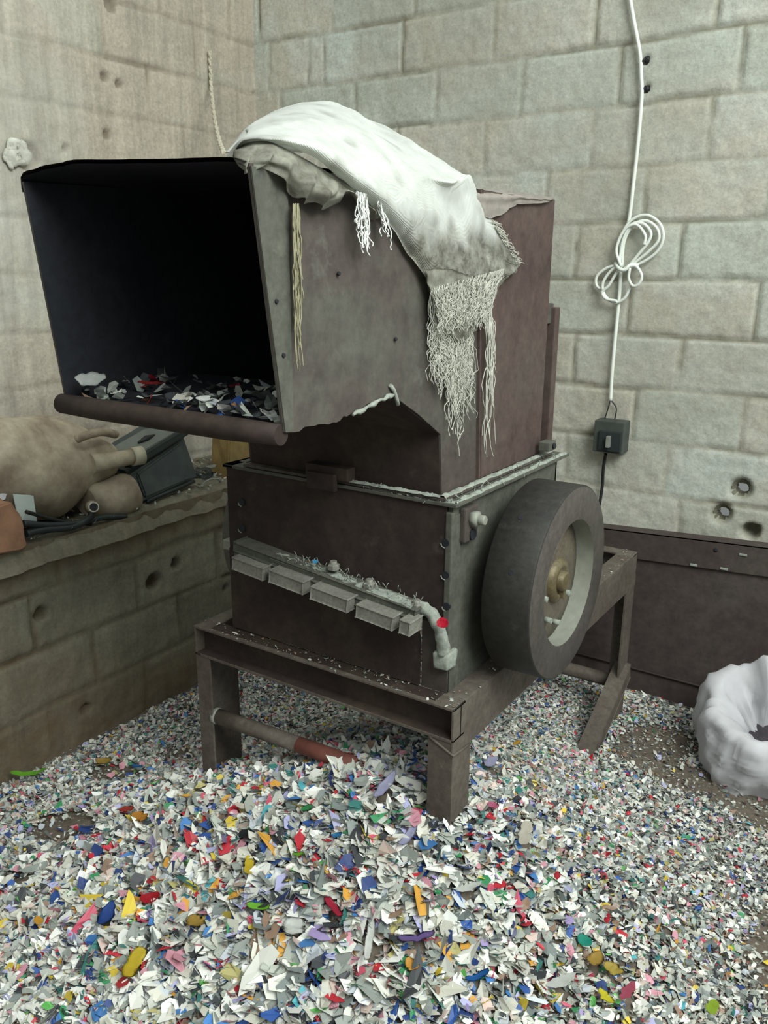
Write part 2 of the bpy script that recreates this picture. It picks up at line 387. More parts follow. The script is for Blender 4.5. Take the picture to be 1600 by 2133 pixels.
# mud capping of the ledge
def cap():
    nu, nv = 330, 52
    u, v = np.meshgrid(np.linspace(-.6, 3.02, nu), np.linspace(0, 1, nv))
    x = -2.2 + .012 - v * (2.667 - 2.2 + .03); edge = np.clip(v * 9, 0, 1)
    z = .745 + (.020 * (fbm(u * 6, v * 4, 91) - .40) + .016 * (fbm(u * 30, v * 14, 92) - .5)) * edge - .06 * (1 - edge) ** 2
    x = x + (.010 + .05 * (fbm(u * 7, v * 3, 93) - .5) + .02 * (fbm(u * 31, v * 3, 97) - .5)) * (1 - v) ** 3
    V = np.stack([x, u, z], -1).reshape(-1, 3)
    I = np.arange(nu * nv).reshape(nv, nu); Fq = np.stack([I[:-1, :-1], I[:-1, 1:], I[1:, 1:], I[1:, :-1]], -1).reshape(-1, 4)
    C = np.stack([.2 * fbm(u * 8, v * 8, 94), .2 + .5 * fbm(u * 3, v * 3, 95), np.clip(.35 - v, 0, 1)], -1).reshape(-1, 3)
    return mesh_np('trim_1', V, Fq, M['wall_low'], C)
tag(cap(), kind='structure')
# shallow sleeves where the two holes pass through the back wall
for h in HOLES:
    mb = MB(); n = 20
    rings = [[(h.x + r * math.cos(2 * math.pi * k / n) * (1 + .12 * math.sin(3 * k)), BY + d, h.z + r * math.sin(2 * math.pi * k / n)) for k in range(n)] for r, d in ((.034, .018), (.022, .03), (.020, .075))]
    mb.grid(rings, wrap=True); o = mb.build('hole_lining', M['wall_low'], wall_back)
# broken white plaster on the left wall
pp = at(48, 322, 0, BX)
mb = MB()
for k in range(9):
    c = at(18 + random.random() * 52, 302 + random.random() * 40, 0, BX + .012)
    bmesh.ops.create_icosphere(mb.bm, subdivisions=2, radius=.016 + .018 * random.random(), matrix=Matrix.Translation(c) @ Matrix.Scale(.28, 4, (1, 0, 0)))
mb.rough(.022, 48); mb.build('plaster_lump', M['plaster'], wall_left, True)

# ------------------------------------------------------------------ floor: one dirt surface, humped under the machine
def height(x, y):
    h = .012 + .315 * np.exp(-((x + .98) ** 2 / (2 * .35 ** 2) + (y - 1.58) ** 2 / (2 * np.where(y > 1.58, .42, .36) ** 2)))
    h += .05 * np.exp(-((x + 1.52) ** 2 / .06 + (y - 1.36) ** 2 / .05)) + .05 * np.exp(-((x + 1.45) ** 2 / .5 + (y - 1.0) ** 2 / .3)) + .05 * np.exp(-((x + .6) ** 2 / .3 + (y - 1.5) ** 2 / .25))
    h += .03 * (fbm(x * 2.2 + 10, y * 2.2 + 10, 201) - .4) + .012 * (fbm(x * 9 + 30, y * 9 + 10, 202) - .5)
    return h
def dirt(x, y):
    """1 where the bare brown floor shows"""
    d = np.zeros_like(x)
    for px, py, rx, ry, s in ((-.60, 2.52, .13, .20, 1), (-.46, 2.40, .15, .12, .9), (-.27, 2.40, .18, .13, .95), (-1.93, 1.42, .13, .09, .85), (-1.86, 1.6, .10, .08, .6), (-1.80, 1.15, .14, .10, .8),
                          (-1.64, 1.02, .10, .07, .5), (-.08, 1.85, .10, .22, .9), (-1.72, .96, .1, .08, .6), (-.02, 1.55, .1, .1, .7), (-2.0, 1.2, .12, .08, .5)):
        d = np.maximum(d, s * np.exp(-(((x - px) / rx) ** 2 + ((y - py) / ry) ** 2)))
    return np.clip(d + .35 * (fbm(x * 7 + 40, y * 7 + 40, 301) - .5), 0, 1)
nx, ny = 365, 362
gx, gy = np.meshgrid(np.linspace(-2.25, 1.4, nx), np.linspace(-.6, 3.02, ny))
gz = height(gx, gy)
I = np.arange(nx * ny).reshape(ny, nx)
fl_m, nt_, p_ = newmat('brown_trodden_dirt')
tc_ = N(nt_, 'TexCoord'); n1_ = noise_tex(nt_, 5, 8, .7, tc_.outputs['Object']); n2_ = noise_tex(nt_, 60, 4, .7, tc_.outputs['Object'])
c_ = ramp(nt_, n1_.outputs['Fac'], ((.3, (.085, .068, .050)), (.7, (.14, .115, .088)))).outputs[0]
c_ = mix(nt_, 1., c_, ramp(nt_, n2_.outputs['Fac'], ((.3, (.7,) * 3), (.7, (1.3,) * 3))).outputs[0], 'MULTIPLY')
vo = N(nt_, 'TexVoronoi'); vo.inputs['Scale'].default_value = 170; nt_.links.new(tc_.outputs['Object'], vo.inputs['Vector'])
sp = ramp(nt_, vo.outputs['Color'], ((.80, (0, 0, 0)), (.84, (.6, .6, .6)))).outputs[0]
c_ = mix(nt_, sp, c_, (.42, .43, .38, 1)); nt_.links.new(c_, p_.inputs['Base Color']); p_.inputs['Roughness'].default_value = .9
bump(nt_, p_, n2_.outputs['Fac'], .6, .006)
floor = mesh_np('floor', np.stack([gx, gy, gz], -1).reshape(-1, 3), np.stack([I[:-1, :-1], I[:-1, 1:], I[1:, 1:], I[1:, :-1]], -1).reshape(-1, 4), fl_m)
tag(floor, kind='structure')

# ------------------------------------------------------------------ shredded plastic
PAL = np.array([(.74, .75, .68), (.82, .83, .78), (.64, .63, .54), (.46, .49, .43), (.32, .35, .32), (.52, .56, .60), (.20, .23, .22), (.045, .05, .055),
                (.50, .030, .045), (.62, .10, .16), (.035, .10, .34), (.06, .20, .48), (.03, .06, .20), (.05, .27, .11), (.12, .44, .10), (.66, .50, .06),
                (.70, .36, .06), (.34, .27, .50), (.44, .44, .68), (.60, .28, .34), (.05, .20, .18), (.30, .20, .14), (.44, .40, .16), (.10, .42, .48), (.66, .52, .46)])
WB = np.array([19, 14, 12, 10, 8, 5, 6, 5, 2.6, 1.8, 1.8, 1.4, 2.2, 1.4, .8, 1.3, 1.0, .8, 2.2, 1.8, 1.6, 1.8, 1.0, .4, 2.5])
WF = np.array([10, 6, 13, 17, 16, 3, 11, 4.5, 1.0, .7, .6, .6, 1.0, .7, .5, .6, .4, .5, 1.2, 2.4, 1.2, 4.5, 1.0, .3, 3.5])
def shreds(name, X, Y, Z, size, cidx, mat, tilt=.55, nb=6, parent=None):
    n = len(X); ang = rng.random((n, 1)) * 6.283 + np.arange(nb)[None] * (6.283 / nb) + rng.normal(0, .22, (n, nb))
    rad = .5 * size[:, None] * (.62 + .5 * rng.random((n, nb))); asp = np.exp(np.clip(rng.normal(0, .42, n), -.8, .8))[:, None]
    a0 = rng.random((n, 1)) * 6.283
    px = rad * np.cos(ang) * asp; py = rad * np.sin(ang) / np.sqrt(asp)
    bend = rng.normal(0, .35, (n, 1)) / size[:, None]; pz = bend * px * px + rng.normal(0, .05, (n, nb)) * size[:, None]
    P = np.stack([px, py, pz], -1); cen = np.zeros((n, 1, 3)); P = np.concatenate([P, cen], 1)
    c, s = np.cos(a0), np.sin(a0)
    x, y, z = P[..., 0], P[..., 1], P[..., 2]; x, y = c * x - s * y, s * x + c * y
    t1 = rng.normal(0, tilt, (n, 1)); t2 = rng.normal(0, tilt, (n, 1))
    y, z = np.cos(t1) * y - np.sin(t1) * z, np.sin(t1) * y + np.cos(t1) * z
    x, z = np.cos(t2) * x + np.sin(t2) * z, -np.sin(t2) * x + np.cos(t2) * z
    V = np.stack([x + X[:, None], y + Y[:, None], z + Z[:, None]], -1).reshape(-1, 3)
    k = nb + 1; base = np.arange(n)[:, None] * k
    Fq = np.stack([np.stack([base[:, 0] + i, base[:, 0] + (i + 1) % nb, base[:, 0] + nb], -1) for i in range(nb)], 1).reshape(-1, 3)
    cc = PAL[cidx] * (.80 if nb < 6 else .87) * (1 + rng.normal(0, .10, (n, 1))); cc = np.clip(cc, .01, .9)
    return mesh_np(name, V, Fq, mat, np.repeat(cc, k, 0), smooth=False, parent=parent)
def chip_size(x, y):
    big = np.exp(-(((x + .95) / .62) ** 2 + ((y - 1.10) / .52) ** 2)); mid = np.exp(-(((x + 1.5) / .55) ** 2 + ((y - 1.1) / .45) ** 2))
    return .0078 + .0180 * big + .0060 * mid * (1 - big)
def scatter(n, x0, x1, y0, y1):
    return rng.uniform(x0, x1, n), rng.uniform(y0, y1, n)
YEL, ORA, RED, BLU, GRN, LIM, WHI, LIL, PUR, PNK, CRM, TEA, BLK, OCH = (.70, .55, .05), (.62, .30, .05), (.50, .02, .035), (.04, .10, .36), (.06, .36, .12), (.22, .55, .05), (.80, .82, .78), (.48, .48, .66), (.26, .18, .45), (.66, .20, .33), (.74, .70, .60), (.05, .20, .18), (.03, .035, .04), (.50, .34, .08)
FL = [
 ('plastic_strip', 'lime green plastic strip leaning at the foot of the ledge wall, far left', 62, 1612, .105, .016, 62, LIM, 'strip'),
 ('plastic_flake', 'ochre yellow rounded flake on bare ground near the ledge wall', 217, 1586, .050, .030, 60, OCH, 'blob'),
 ('plastic_flake', 'bright blue crumpled flake on the bare ground by the left leg', 286, 1597, .045, .026, 20, (.06, .22, .50), 'blob'),
 ('plastic_shard', 'orange curved shard in the left middle of the heap', 291, 1702, .050, .030, 25, ORA, 'blob'),
 ('plastic_shard', 'red shard leaning against the orange curved shard', 264, 1686, .038, .022, 70, (.45, .06, .04), 'leaf'),
 ('plastic_strip', 'long yellow strip lying near the lower left of the heap', 278, 2008, .075, .028, 150, YEL, 'strip'),
 ('plastic_flake', 'dark blue long flake left of the bright red oval one', 222, 1908, .065, .030, 150, BLU, 'leaf'),
 ('plastic_flake', 'bright red oval flake in the left foreground', 314, 1872, .042, .026, 70, RED, 'blob'),
 ('plastic_flake', 'mustard yellow crinkled flake right of the bright red oval one', 408, 1922, .042, .036, 20, OCH, 'blob'),
 ('plastic_flake', 'small orange flake at the left edge of the foreground', 80, 1918, .030, .018, 10, (.75, .42, .06), 'leaf'),
 ('plastic_flake', 'large white rounded flake in the foreground centre', 612, 1932, .052, .042, 150, WHI, 'blob'),
 ('plastic_strip', 'pale lilac tapering strip beneath the front leg', 800, 1640, .095, .022, 130, LIL, 'leaf'),
 ('plastic_leaf', 'white pointed leaf-shaped piece standing up on the heap under the frame', 823, 1612, .060, .028, 80, WHI, 'leaf'),
 ('plastic_strip', 'lilac narrow strip lying down the heap beside the front leg', 850, 1745, .070, .018, 130, LIL, 'strip'),
 ('plastic_strip', 'curled yellow strip in the middle of the left heap', 518, 1806, .050, .018, 160, YEL, 'strip'),
 ('plastic_flake', 'lime green flake right of the curled yellow strip', 622, 1780, .028, .018, 80, LIM, 'leaf'),
 ('plastic_strip', 'lime green strip above the large white rounded flake', 538, 1888, .045, .013, 60, LIM, 'strip'),
 ('plastic_strip', 'red notched bar shaped piece in the foreground centre', 695, 1890, .060, .016, 10, (.52, .04, .08), 'strip'),
 ('plastic_strip', 'white curled strip in the foreground right of centre', 770, 1960, .085, .014, 150, WHI, 'strip'),
 ('plastic_flake', 'crimson flake beside the yellow one under the front leg', 848, 1832, .045, .028, 60, RED, 'leaf'),
 ('plastic_flake', 'royal blue flake at the foot of the front leg', 882, 1812, .045, .020, 170, (.03, .11, .42), 'leaf'),
 ('plastic_strip', 'purple jagged strip in the foreground right of centre', 868, 1955, .070, .022, 75, PUR, 'strip'),
 ('plastic_flake', 'bright orange flake at the bottom centre', 858, 2010, .030, .020, 20, (.78, .42, .07), 'blob'),
 ('plastic_flake', 'orange flake on the grey heap behind the front leg', 1077, 1548, .030, .016, 110, (.80, .48, .08), 'leaf'),
 ('plastic_strip', 'lilac blue slab right of the front leg', 1022, 1588, .060, .026, 120, LIL, 'leaf'),
 ('plastic_flake', 'cream white slab sliding down right of the front leg', 1095, 1738, .065, .024, 140, CRM, 'strip'),
 ('plastic_flake', 'hot pink flake right of the front leg', 1028, 1678, .026, .022, 20, PNK, 'blob'),
 ('plastic_flake', 'light blue square flake on the heap right of the leg', 1065, 1697, .026, .020, 30, (.20, .42, .58), 'blob'),
 ('plastic_flake', 'ochre folded flake in the right foreground', 1240, 2000, .048, .028, 120, OCH, 'leaf'),
 ('plastic_flake', 'mustard rounded flake beside the ochre folded one', 1278, 2020, .038, .028, 20, (.56, .44, .10), 'blob'),
 ('plastic_flake', 'vivid yellow flake at the bottom right', 1262, 2078, .036, .024, 10, (.72, .66, .05), 'leaf'),
 ('plastic_flake', 'jade green flake in the right foreground', 1218, 1960, .030, .022, 20, (.03, .36, .26), 'blob'),
 ('plastic_flake', 'tall white leaf shaped flake left of the foreground leg', 975, 1850, .058, .018, 75, WHI, 'leaf'),
 ('plastic_flake', 'white broken plate in the right foreground', 1170, 2045, .060, .030, 80, WHI, 'leaf'),
 ('plastic_flake', 'dusky pink long flake at the bottom right', 1308, 2065, .050, .020, 110, (.52, .12, .18), 'leaf'),
 ('plastic_flake', 'yellow green flake at the right bottom corner', 1485, 2098, .032, .022, 120, (.40, .55, .06), 'blob'),
 ('plastic_flake', 'cobalt blue upright flake in the bottom centre', 996, 2035, .045, .014, 80, (.03, .16, .46), 'strip'),
 ('plastic_flake', 'black flake on the left middle of the heap', 515, 1738, .042, .028, 20, BLK, 'blob'),
 ('plastic_flake', 'grey flake at the foot of the ledge wall', 198, 1566, .040, .022, 40, (.22, .23, .23), 'leaf'),
 ('plastic_flake', 'pale cream leaf shaped flake behind the left leg pieces', 507, 1680, .042, .016, 60, CRM, 'leaf'),
 ('plastic_flake', 'green flake lying below the cross pipe', 640, 1683, .026, .020, 80, GRN, 'blob'),
 ('plastic_flake', 'sky blue flake at the bottom centre', 702, 1741, .024, .018, 80, (.05, .25, .50), 'blob'),
]
def ground_at(px, py, lift):
    q = at(px, py, 2, .08)
    for _ in range(8): q = at(px, py, 2, float(height(np.array([q.x]), np.array([q.y]))[0]) + lift)
    return q
FLQ = [(ground_at(f[2], f[3], .03), f[4]) for f in FL]
X, Y = scatter(780000, -2.17, .45, .35, 2.88)
s = chip_size(X, Y)
# thin out by local size so cover is even, drop what the wall, mouth of the frame or bare ground excludes
vis = (Y > .40 + .674 * (X + 1.405)) & (Y > .40 - .638 * (X + 1.405)) & (X < .26 - .17 * (Y - 1.587))
dd = dirt(X, Y); dd = np.clip((dd - .22) / .38, 0, 1); dd = dd * dd * (3 - 2 * dd)
keep = vis & (rng.random(len(X)) < np.clip(.62 * (.0082 / s) ** 2 * (1.25 + 1.1 * np.clip((s - .012) / .01, 0, 1)), 0, 1) * (1 - .95 * dd) * (.55 + .35 * np.clip((-.3 - X) / .6, 0, 1)))
for q_, L_ in FLQ: keep &= (np.hypot(X - q_.x, Y - q_.y) > L_ * .34) | (s < .012)
X, Y, s, dd = X[keep], Y[keep], s[keep], dd[keep]
s = s * np.clip(np.exp(rng.normal(0, .38, len(X))), .4, 2.0)
bigw = np.clip((chip_size(X, Y) - .0100) / .008, 0, 1)
wb, wf = WB / WB.sum(), WF / WF.sum()
ib, jf_ = rng.choice(len(PAL), len(X), p=wb), rng.choice(len(PAL), len(X), p=wf)
ci = np.where(rng.random(len(X)) < bigw * .9 + .1, ib, jf_)
Zc = height(X, Y) + s * .25 + rng.random(len(X)) * .012 * (.4 + bigw)
for q_, L_ in FLQ: Zc = np.where(np.hypot(X - q_.x, Y - q_.y) < L_ * .5, height(X, Y) + .004, Zc)
fine = s < .012
print('shreds', len(X))
a = shreds('plastic_shreds', X[fine], Y[fine], Zc[fine], s[fine] * 1.25, ci[fine], M['shred'], .5, 4)
tag(a, 'fine multicoloured plastic granules and flakes carpeting the whole dirt floor', 'plastic shreds', kind='stuff')
a = shreds('plastic_shreds', X[~fine], Y[~fine], Zc[~fine] + .004, s[~fine] * 1.2, ci[~fine], M['shred'], .5, 6)
tag(a, 'coarse white and coloured plastic shreds heaped around the crusher legs', 'plastic shreds', kind='stuff')

# single pieces that can be told apart
def flake(name, label, px, py, L, Wd, ang, col, tilt=(0, 0), bend=.3, shape='leaf', lift=.02, z=None, cat='plastic piece', plane=None):
    q = at(px, py, 2, .08)
    if plane is None:
        for _ in range(6):
            q = at(px, py, 2, float(height(np.array([q.x]), np.array([q.y]))[0]) + lift)
    else: q = at(px, py, *plane)
    nseg = 14; pts = []
    for i in range(nseg + 1):
        t = i / nseg; xx = (t - .5) * L
        w = {'leaf': math.sin(math.pi * t) ** .6, 'strip': 1 - .5 * abs(2 * t - 1) ** 6, 'blob': math.sin(math.pi * t) ** .45}[shape] * Wd / 2
        w = max(w, Wd * .04); wob = (noise.noise(Vector((t * 5, px, py))) * .25) * Wd
        pts.append([(xx, wob + w * k, bend * xx * xx / L + bend * .6 * (w * k) ** 2 / Wd + .05 * Wd * noise.noise(Vector((t * 6, k * 2, px)))) for k in (-1, -.5, 0, .5, 1)])
    mb = MB(); mb.grid(pts)
    R = Matrix.Rotation(math.radians(ang), 4, 'Z') @ Matrix.Rotation(tilt[0], 4, 'X') @ Matrix.Rotation(tilt[1], 4, 'Y')
    th = .0012
    bmesh.ops.solidify(mb.bm, geom=mb.bm.faces[:], thickness=th)
    bmesh.ops.transform(mb.bm, matrix=R, verts=mb.bm.verts[:])
    o = mb.build(name, colmat(col)); o.location = q
    return tag(o, label, cat)
_cm = {}
def colmat(c):
    if c not in _cm: _cm[c] = plain('plastic_%d' % len(_cm), c, .45, .12, 60)
    return _cm[c]
for nm, lab, px, py, L, Wd, ang, col, shp in FL:
    up_ = 'standing' in lab
    flake(nm, lab, px, py, L * 1.1, Wd * 1.15, ang - 33, col, tilt=((.9 if up_ else random.uniform(-.3, .3)), (-1.0 if up_ else random.uniform(-.25, .15))), bend=random.uniform(.2, .7), shape=shp, lift=.03 if up_ else .037)

# ------------------------------------------------------------------ the crusher
crusher = empty('plastic_crusher', (-1.15, 2.05, 0), 'rusty brown steel plastic crusher with open hopper, flywheel and angle-iron frame', 'crushing machine')
ZT = .636; FX0, FX1, FY0, FY1 = -1.553, -.763, 1.43, 2.71
def bars(lst, name, mat, parent, label=None):
    mb = MB()
    for a in lst: mb.box(*a)
    o = mb.build(name, mat, parent)
    if label: o['label'] = label
    return o
# frame rails: front channel (web set back between two flanges), side plates, rear channel
fr = bars([((FX0, FY0, ZT - .006), (FX1, FY0 + .055, ZT), .0015), ((FX0, FY0 + .030, ZT - .080), (FX1, FY0 + .036, ZT - .004), .001), ((FX0, FY0, ZT - .082), (FX1, FY0 + .052, ZT - .075), .0015)], 'front_rail', M['front'], crusher)
o = bars([((FX0, FY0 - .001, ZT - .005), (FX1 - .004, FY0 + .012, ZT + .001), .001), ((FX0 + .02, FY0 - .001, ZT - .083), (FX1 - .004, FY0 + .010, ZT - .0755), .001)], 'rail_edge', M['frame'], fr, 'worn pale edges of the front rail')
bars([((FX1 - .006, FY0, ZT - .120), (FX1, FY1, ZT), .0015), ((FX1 - .055, FY0 + .001, ZT - .0055), (FX1 - .002, FY1 - .001, ZT + .0008), .0015)], 'side_rail', M['frame'], crusher)
bars([((FX0, FY0, ZT - .082), (FX0 + .006, FY1, ZT), .0015), ((FX0 + .002, FY0 + .001, ZT - .0055), (FX0 + .050, FY1 - .001, ZT + .0008), .0015)], 'side_rail', M['frame'], crusher)
bars([((FX0, FY1 - .006, ZT - .080), (FX1, FY1, ZT), .0015), ((FX0, FY1 - .05, ZT - .006), (FX1, FY1 - .004, ZT + .0005), .0015)], 'rear_rail', M['frame'], crusher)
bars([((FX0, 2.12, ZT - .05), (FX1, 2.165, ZT - .002), .0015)], 'cross_rail', M['frame'], crusher)
def leg(x, y, sx, syy, zb, wx, wy, mat, zt=None):
    zt = zt or ZT - .01
    x -= .0012 * (1 if x > -1 else -1); y += .0012 * syy; t = .006
    L = [(x, y), (x + sx * wx, y), (x + sx * wx, y + syy * t), (x + sx * t, y + syy * t), (x + sx * t, y + syy * wy), (x, y + syy * wy)]
    mb = MB(); mb.plate([(a, b, zb) for a, b in L], (0, 0, zt - zb)); return mb.build('leg', mat, crusher)
leg(FX1, FY0, -1, 1, .02, .062, .085, M['frame'], ZT - .083)
leg(FX0, FY0, 1, 1, .02, .048, .150, M['frame'], ZT - .083)
leg(FX1, FY1, -1, -1, .0, .060, .085, M['frame'])
leg(FX0, FY1, 1, -1, .0, .060, .085, M['frame'])
# gusset plate over the front corner leg, low pipe, diagonal foot
mb = MB(); mb.tube([(FX1 - .06, FY0 - .0005, ZT - .084), (FX1 + .001, FY0 + .001, ZT - .112), (FX1 + .001, FY0 + .08, ZT - .121)], .0035, 6); mb.build('weld_bead', M['frame'], crusher)
pipe = MB(); pa, pb = Vector((-1.503, 1.452, .372)), Vector((-1.02, 1.49, .36)); pm = pa.lerp(pb, .55); pe = pa.lerp(pb, .8)
pipe.tube([pa, pa.lerp(pb, .3), pm], .021, 16); P_ = pipe.build('cross_pipe', M['frame'], crusher)
mb = MB(); mb.tube([pm, pe, pb], .0212, 16); o = mb.build('painted_section', M['redpaint'], P_); o['label'] = 'faded red painted stretch of the pipe'
mb = MB(); mb.tube([pa + Vector((-.012, -.002, 0)), pa + Vector((.002, 0, 0))], .0225, 16); o = mb.build('pipe_end', M['bright'], P_); o['label'] = 'bright cut pipe end'
mb = MB(); mb.bar((-.775, 2.70, .225), (-.752, 2.17, .03), .050, .007); mb.bar((-.752, 2.70, .195), (-.728, 2.17, .0), .007, .05); mb.build('diagonal_foot', M['frame'], crusher)
mb = MB(); mb.tube([(-1.54, 2.69, .15), (-.80, 2.69, .15)], .024, 14); o = mb.build('rear_pipe', M['frame'], crusher)

# housing
HX0, HX1, HY0, HY1, HZ = -1.46, -.812, 1.488, 2.05, 1.08
housing = MB()
housing.plate([(HX1, HY0, ZT), (HX1, HY1, ZT), (HX1, HY1, HZ), (HX1, HY0, HZ)], (-.010, 0, 0)); hs = housing.build('side_plate', M['greenside'], crusher)
mb = MB(); mb.plate([(HX0, HY0, ZT), (HX0, HY1, ZT), (HX0, HY1, HZ), (HX0, HY0, HZ)], (.010, 0, 0)); mb.build('side_plate', M['greenside'], crusher)
mb = MB(); mb.plate([(HX0, HY1, ZT), (HX1, HY1, ZT), (HX1, HY1, HZ), (HX0, HY1, HZ)], (0, -.008, 0)); mb.build('rear_plate', M['front'], crusher)
# upper front door, lower front door with rounded corner
mb = MB(); mb.box((HX0 + .002, HY0 - .006, .80), (HX1 - .012, HY0 + .004, HZ - .004), .002); fd = mb.build('upper_front_plate', M['front'], crusher)
mb = MB()
out = [(HX0 + .004, ZT + .004), (HX1 - .070, ZT + .004), (HX1 - .070, ZT + .11)]
out += [(HX1 - .070 - .045 + .045 * math.cos(a), ZT + .11 + .055 * math.sin(a)) for a in [i * math.pi / 2 / 8 for i in range(1, 9)]]
out += [(HX0 + .004, .86)]
mb.plate([(x, HY0 - .010, z) for x, z in out], (0, .008, 0)); mb.build('lower_front_plate', M['front'], crusher)
mb = MB(); mb.box((HX1 - .068, HY0 - .003, ZT), (HX1, HY0 + .004, .85), .001); mb.build('corner_plate', M['side'], crusher)
mb = MB(); mb.box((HX1 - .012, HY0 - .010, ZT + .11), (HX1 + .004, HY0 + .004, HZ - .02), .003); mb.box((HX1 - .002, HY0 - .006, ZT + .10), (HX1 + .003, HY0 + .035, HZ - .03), .0015); o = mb.build('corner_flange', M['greenside'], crusher)
for q in (at(930, 1130, 1, 1.481), at(930, 1197, 1, 1.481), at(932, 1262, 1, 1.481), at(505, 1045, 1, 1.481), at(505, 1100, 1, 1.481)):
    mb = MB(); mb.lathe([(.0085, -.003), (.0085, .002)], (q.x, q.y - .0008, q.z), 'Y', 16)
    mb.build('bolt_hole', M['inside'], fd)
    mb = MB(); mb.tube([(q.x - .012, q.y - .002, q.z - .004), (q.x - .010, q.y - .002, q.z - .010), (q.x - .002, q.y - .002, q.z - .012)], .0016, 6); mb.build('burr', M['dust'], fd)
# lug with a bolt on the right side
mb = MB(); mb.box((HX1, 1.515, .985), (HX1 + .016, 1.575, 1.062), .004); lg = mb.build('lug', M['side'], crusher)
mb = MB(); mb.lathe([(.018, .0), (.018, .014), (.012, .018)], (HX1 + .016, 1.545, 1.035), 'X', 6); mb.lathe([(.011, 0), (.011, .03), (.009, .033)], (HX1 + .016, 1.545, 1.035), 'X', 14); mb.build('bolt', M['bright'], lg)
mb = MB(); mb.lathe([(.013, .0), (.013, .004)], (HX1 + .0165, 1.548, .998), 'X', 14); mb.build('bolt_hole', M['inside'], lg)
# knife holder: dusty slanted bar, grey square blocks, hex nuts
slope = (.855 - .904) / (-.842 + 1.378)
def kz(x, z0=.904): return z0 + slope * (x + 1.378)
kb_ = MB(); kb_.bar((-1.395, HY0 - .028, kz(-1.395) - .022), (-.868, HY0 - .028, kz(-.868) - .030), .052, .030, .004)
kb_.bar((-1.385, HY0 - .048, kz(-1.385) - .034), (-.88, HY0 - .048, kz(-.88) - .042), .030, .018, .003)
holder = kb_.build('knife_holder', M['greenside'], crusher)
mb = MB(); nX = 60
rows = [[(-1.28 + .40 * i / nX, HY0 - .055 + .052 * j / 8, kz(-1.28 + .40 * i / nX) - .012 + .010 * math.sin(math.pi * j / 8) * (.6 + .8 * noise.noise(Vector((i * .35, j * .6, 3)))) - .004) for j in range(9)] for i in range(nX + 1)]
mb.grid(rows)
for k in range(90):
    x = random.uniform(-1.25, -.87); a_ = Vector((x, HY0 - random.uniform(.0, .055), kz(x) - .008))
    mb.tube([a_, a_ + Vector((random.uniform(-.01, .01), random.uniform(-.008, .004), random.uniform(.004, .016)))], .0009, 4)
o = mb.build('fibre_dust', M['dust'], holder); o['kind'] = 'stuff'
for (x0, x1, z0) in ((-1.366, -1.270, .878), (-1.248, -1.148, .870), (-1.124, -1.022, .856), (-.996, -.902, .842), (-.882, -.858, .834)):
    mb = MB(); mb.bar((x0, HY0 - .068, z0 - .018), (x1, HY0 - .068, z0 - .018 + slope * (x1 - x0)), .048, .030, .003); mb.build('knife_block', M['knife'], holder)
for q in ((695, 1175), (770, 1213), (868, 1256)):
    c = at(*q, 1, HY0 - .030); mb = MB(); mb.lathe([(.015, .0), (.015, .010), (.011, .013)], (c.x, c.y, c.z - .012), 'Z', 6, smooth=False); mb.lathe([(.008, .0), (.008, .020)], (c.x, c.y, c.z - .012), 'Z', 12); mb.build('nut', M['knife'], holder)
# bracket curving down from the knife holder to the corner, dusty
mb = MB(); P_arc = catmull([(-.885, HY0 - .022, .842), (-.845, HY0 - .02, .825), (-.822, HY0 - .018, .785), (-.818, HY0 - .014, .735)], 6)
mb.tube(P_arc, [.0145] * len(P_arc), 14); mb.rough(.005, 70); mb.build('curved_bracket', M['dust'], crusher, True)
mb = MB(); mb.box((-.840, HY0 - .024, .700), (-.800, HY0 + .02, .742), .006); mb.rough(.006, 50); mb.build('weld_lump', M['dust'], crusher, True)

# flange between housing and chute
CX0, CX1, CY0, CY1 = -1.39, -.85, 1.50, 2.01
mb = MB()
mb.box((HX0 - .004, HY0 - .012, HZ - .008), (HX1 + .012, HY0 + .035, HZ), .0015); mb.box((HX1 - .03, HY0 - .0115, HZ - .0075), (HX1 + .014, HY1 + .05, HZ + .0006), .0015)
mb.box((HX0 - .004, HY0 - .012, HZ - .008), (HX0 + .03, HY1, HZ), .0015); mb.box((HX0, HY1 - .03, HZ - .008), (HX1 + .012, HY1 + .01, HZ), .0015)
fl = mb.build('lower_flange', M['greenside'], crusher)
mb = MB()
mb.box((CX0 - .006, CY0 - .022, HZ + .002), (CX1 + .018, CY0 + .012, HZ + .009), .0015); mb.box((CX1 - .01, CY0 - .0215, HZ + .0025), (CX1 + .024, CY1 + .05, HZ + .0095), .0015)
mb.build('chute_flange', M['side'], crusher)
mb = MB()
def dustline(mb, a, b, w, n=50, seed=0., h=.007):
    a, b = Vector(a), Vector(b); d = (b - a); sd = Vector((-d.y, d.x, 0)).normalized()
    mb.grid([[a + d * (i / n) + sd * (w * (j / 6 - .5) * (.8 + .5 * noise.noise(Vector((i * .3, seed, 1))))) + Vector((0, 0, h * math.sin(math.pi * j / 6) * (.5 + noise.noise(Vector((i * .4, j * .7, seed)))))) for j in range(7)] for i in range(n + 1)])
dustline(mb, (-1.12, CY0 - .018, HZ + .010), (CX1 + .012, CY0 - .018, HZ + .010), .020, seed=2.); dustline(mb, (CX1 + .016, CY0 - .02, HZ + .010), (CX1 + .016, CY1 + .04, HZ + .010), .022, seed=5.)
dustline(mb, (-1.02, HY0 - .002, HZ + .001), (HX1 + .008, HY0 - .002, HZ + .001), .018, seed=8.); dustline(mb, (HX1 + .004, HY0 - .004, HZ + .001), (HX1 + .004, HY1 + .04, HZ + .001), .020, seed=11.)
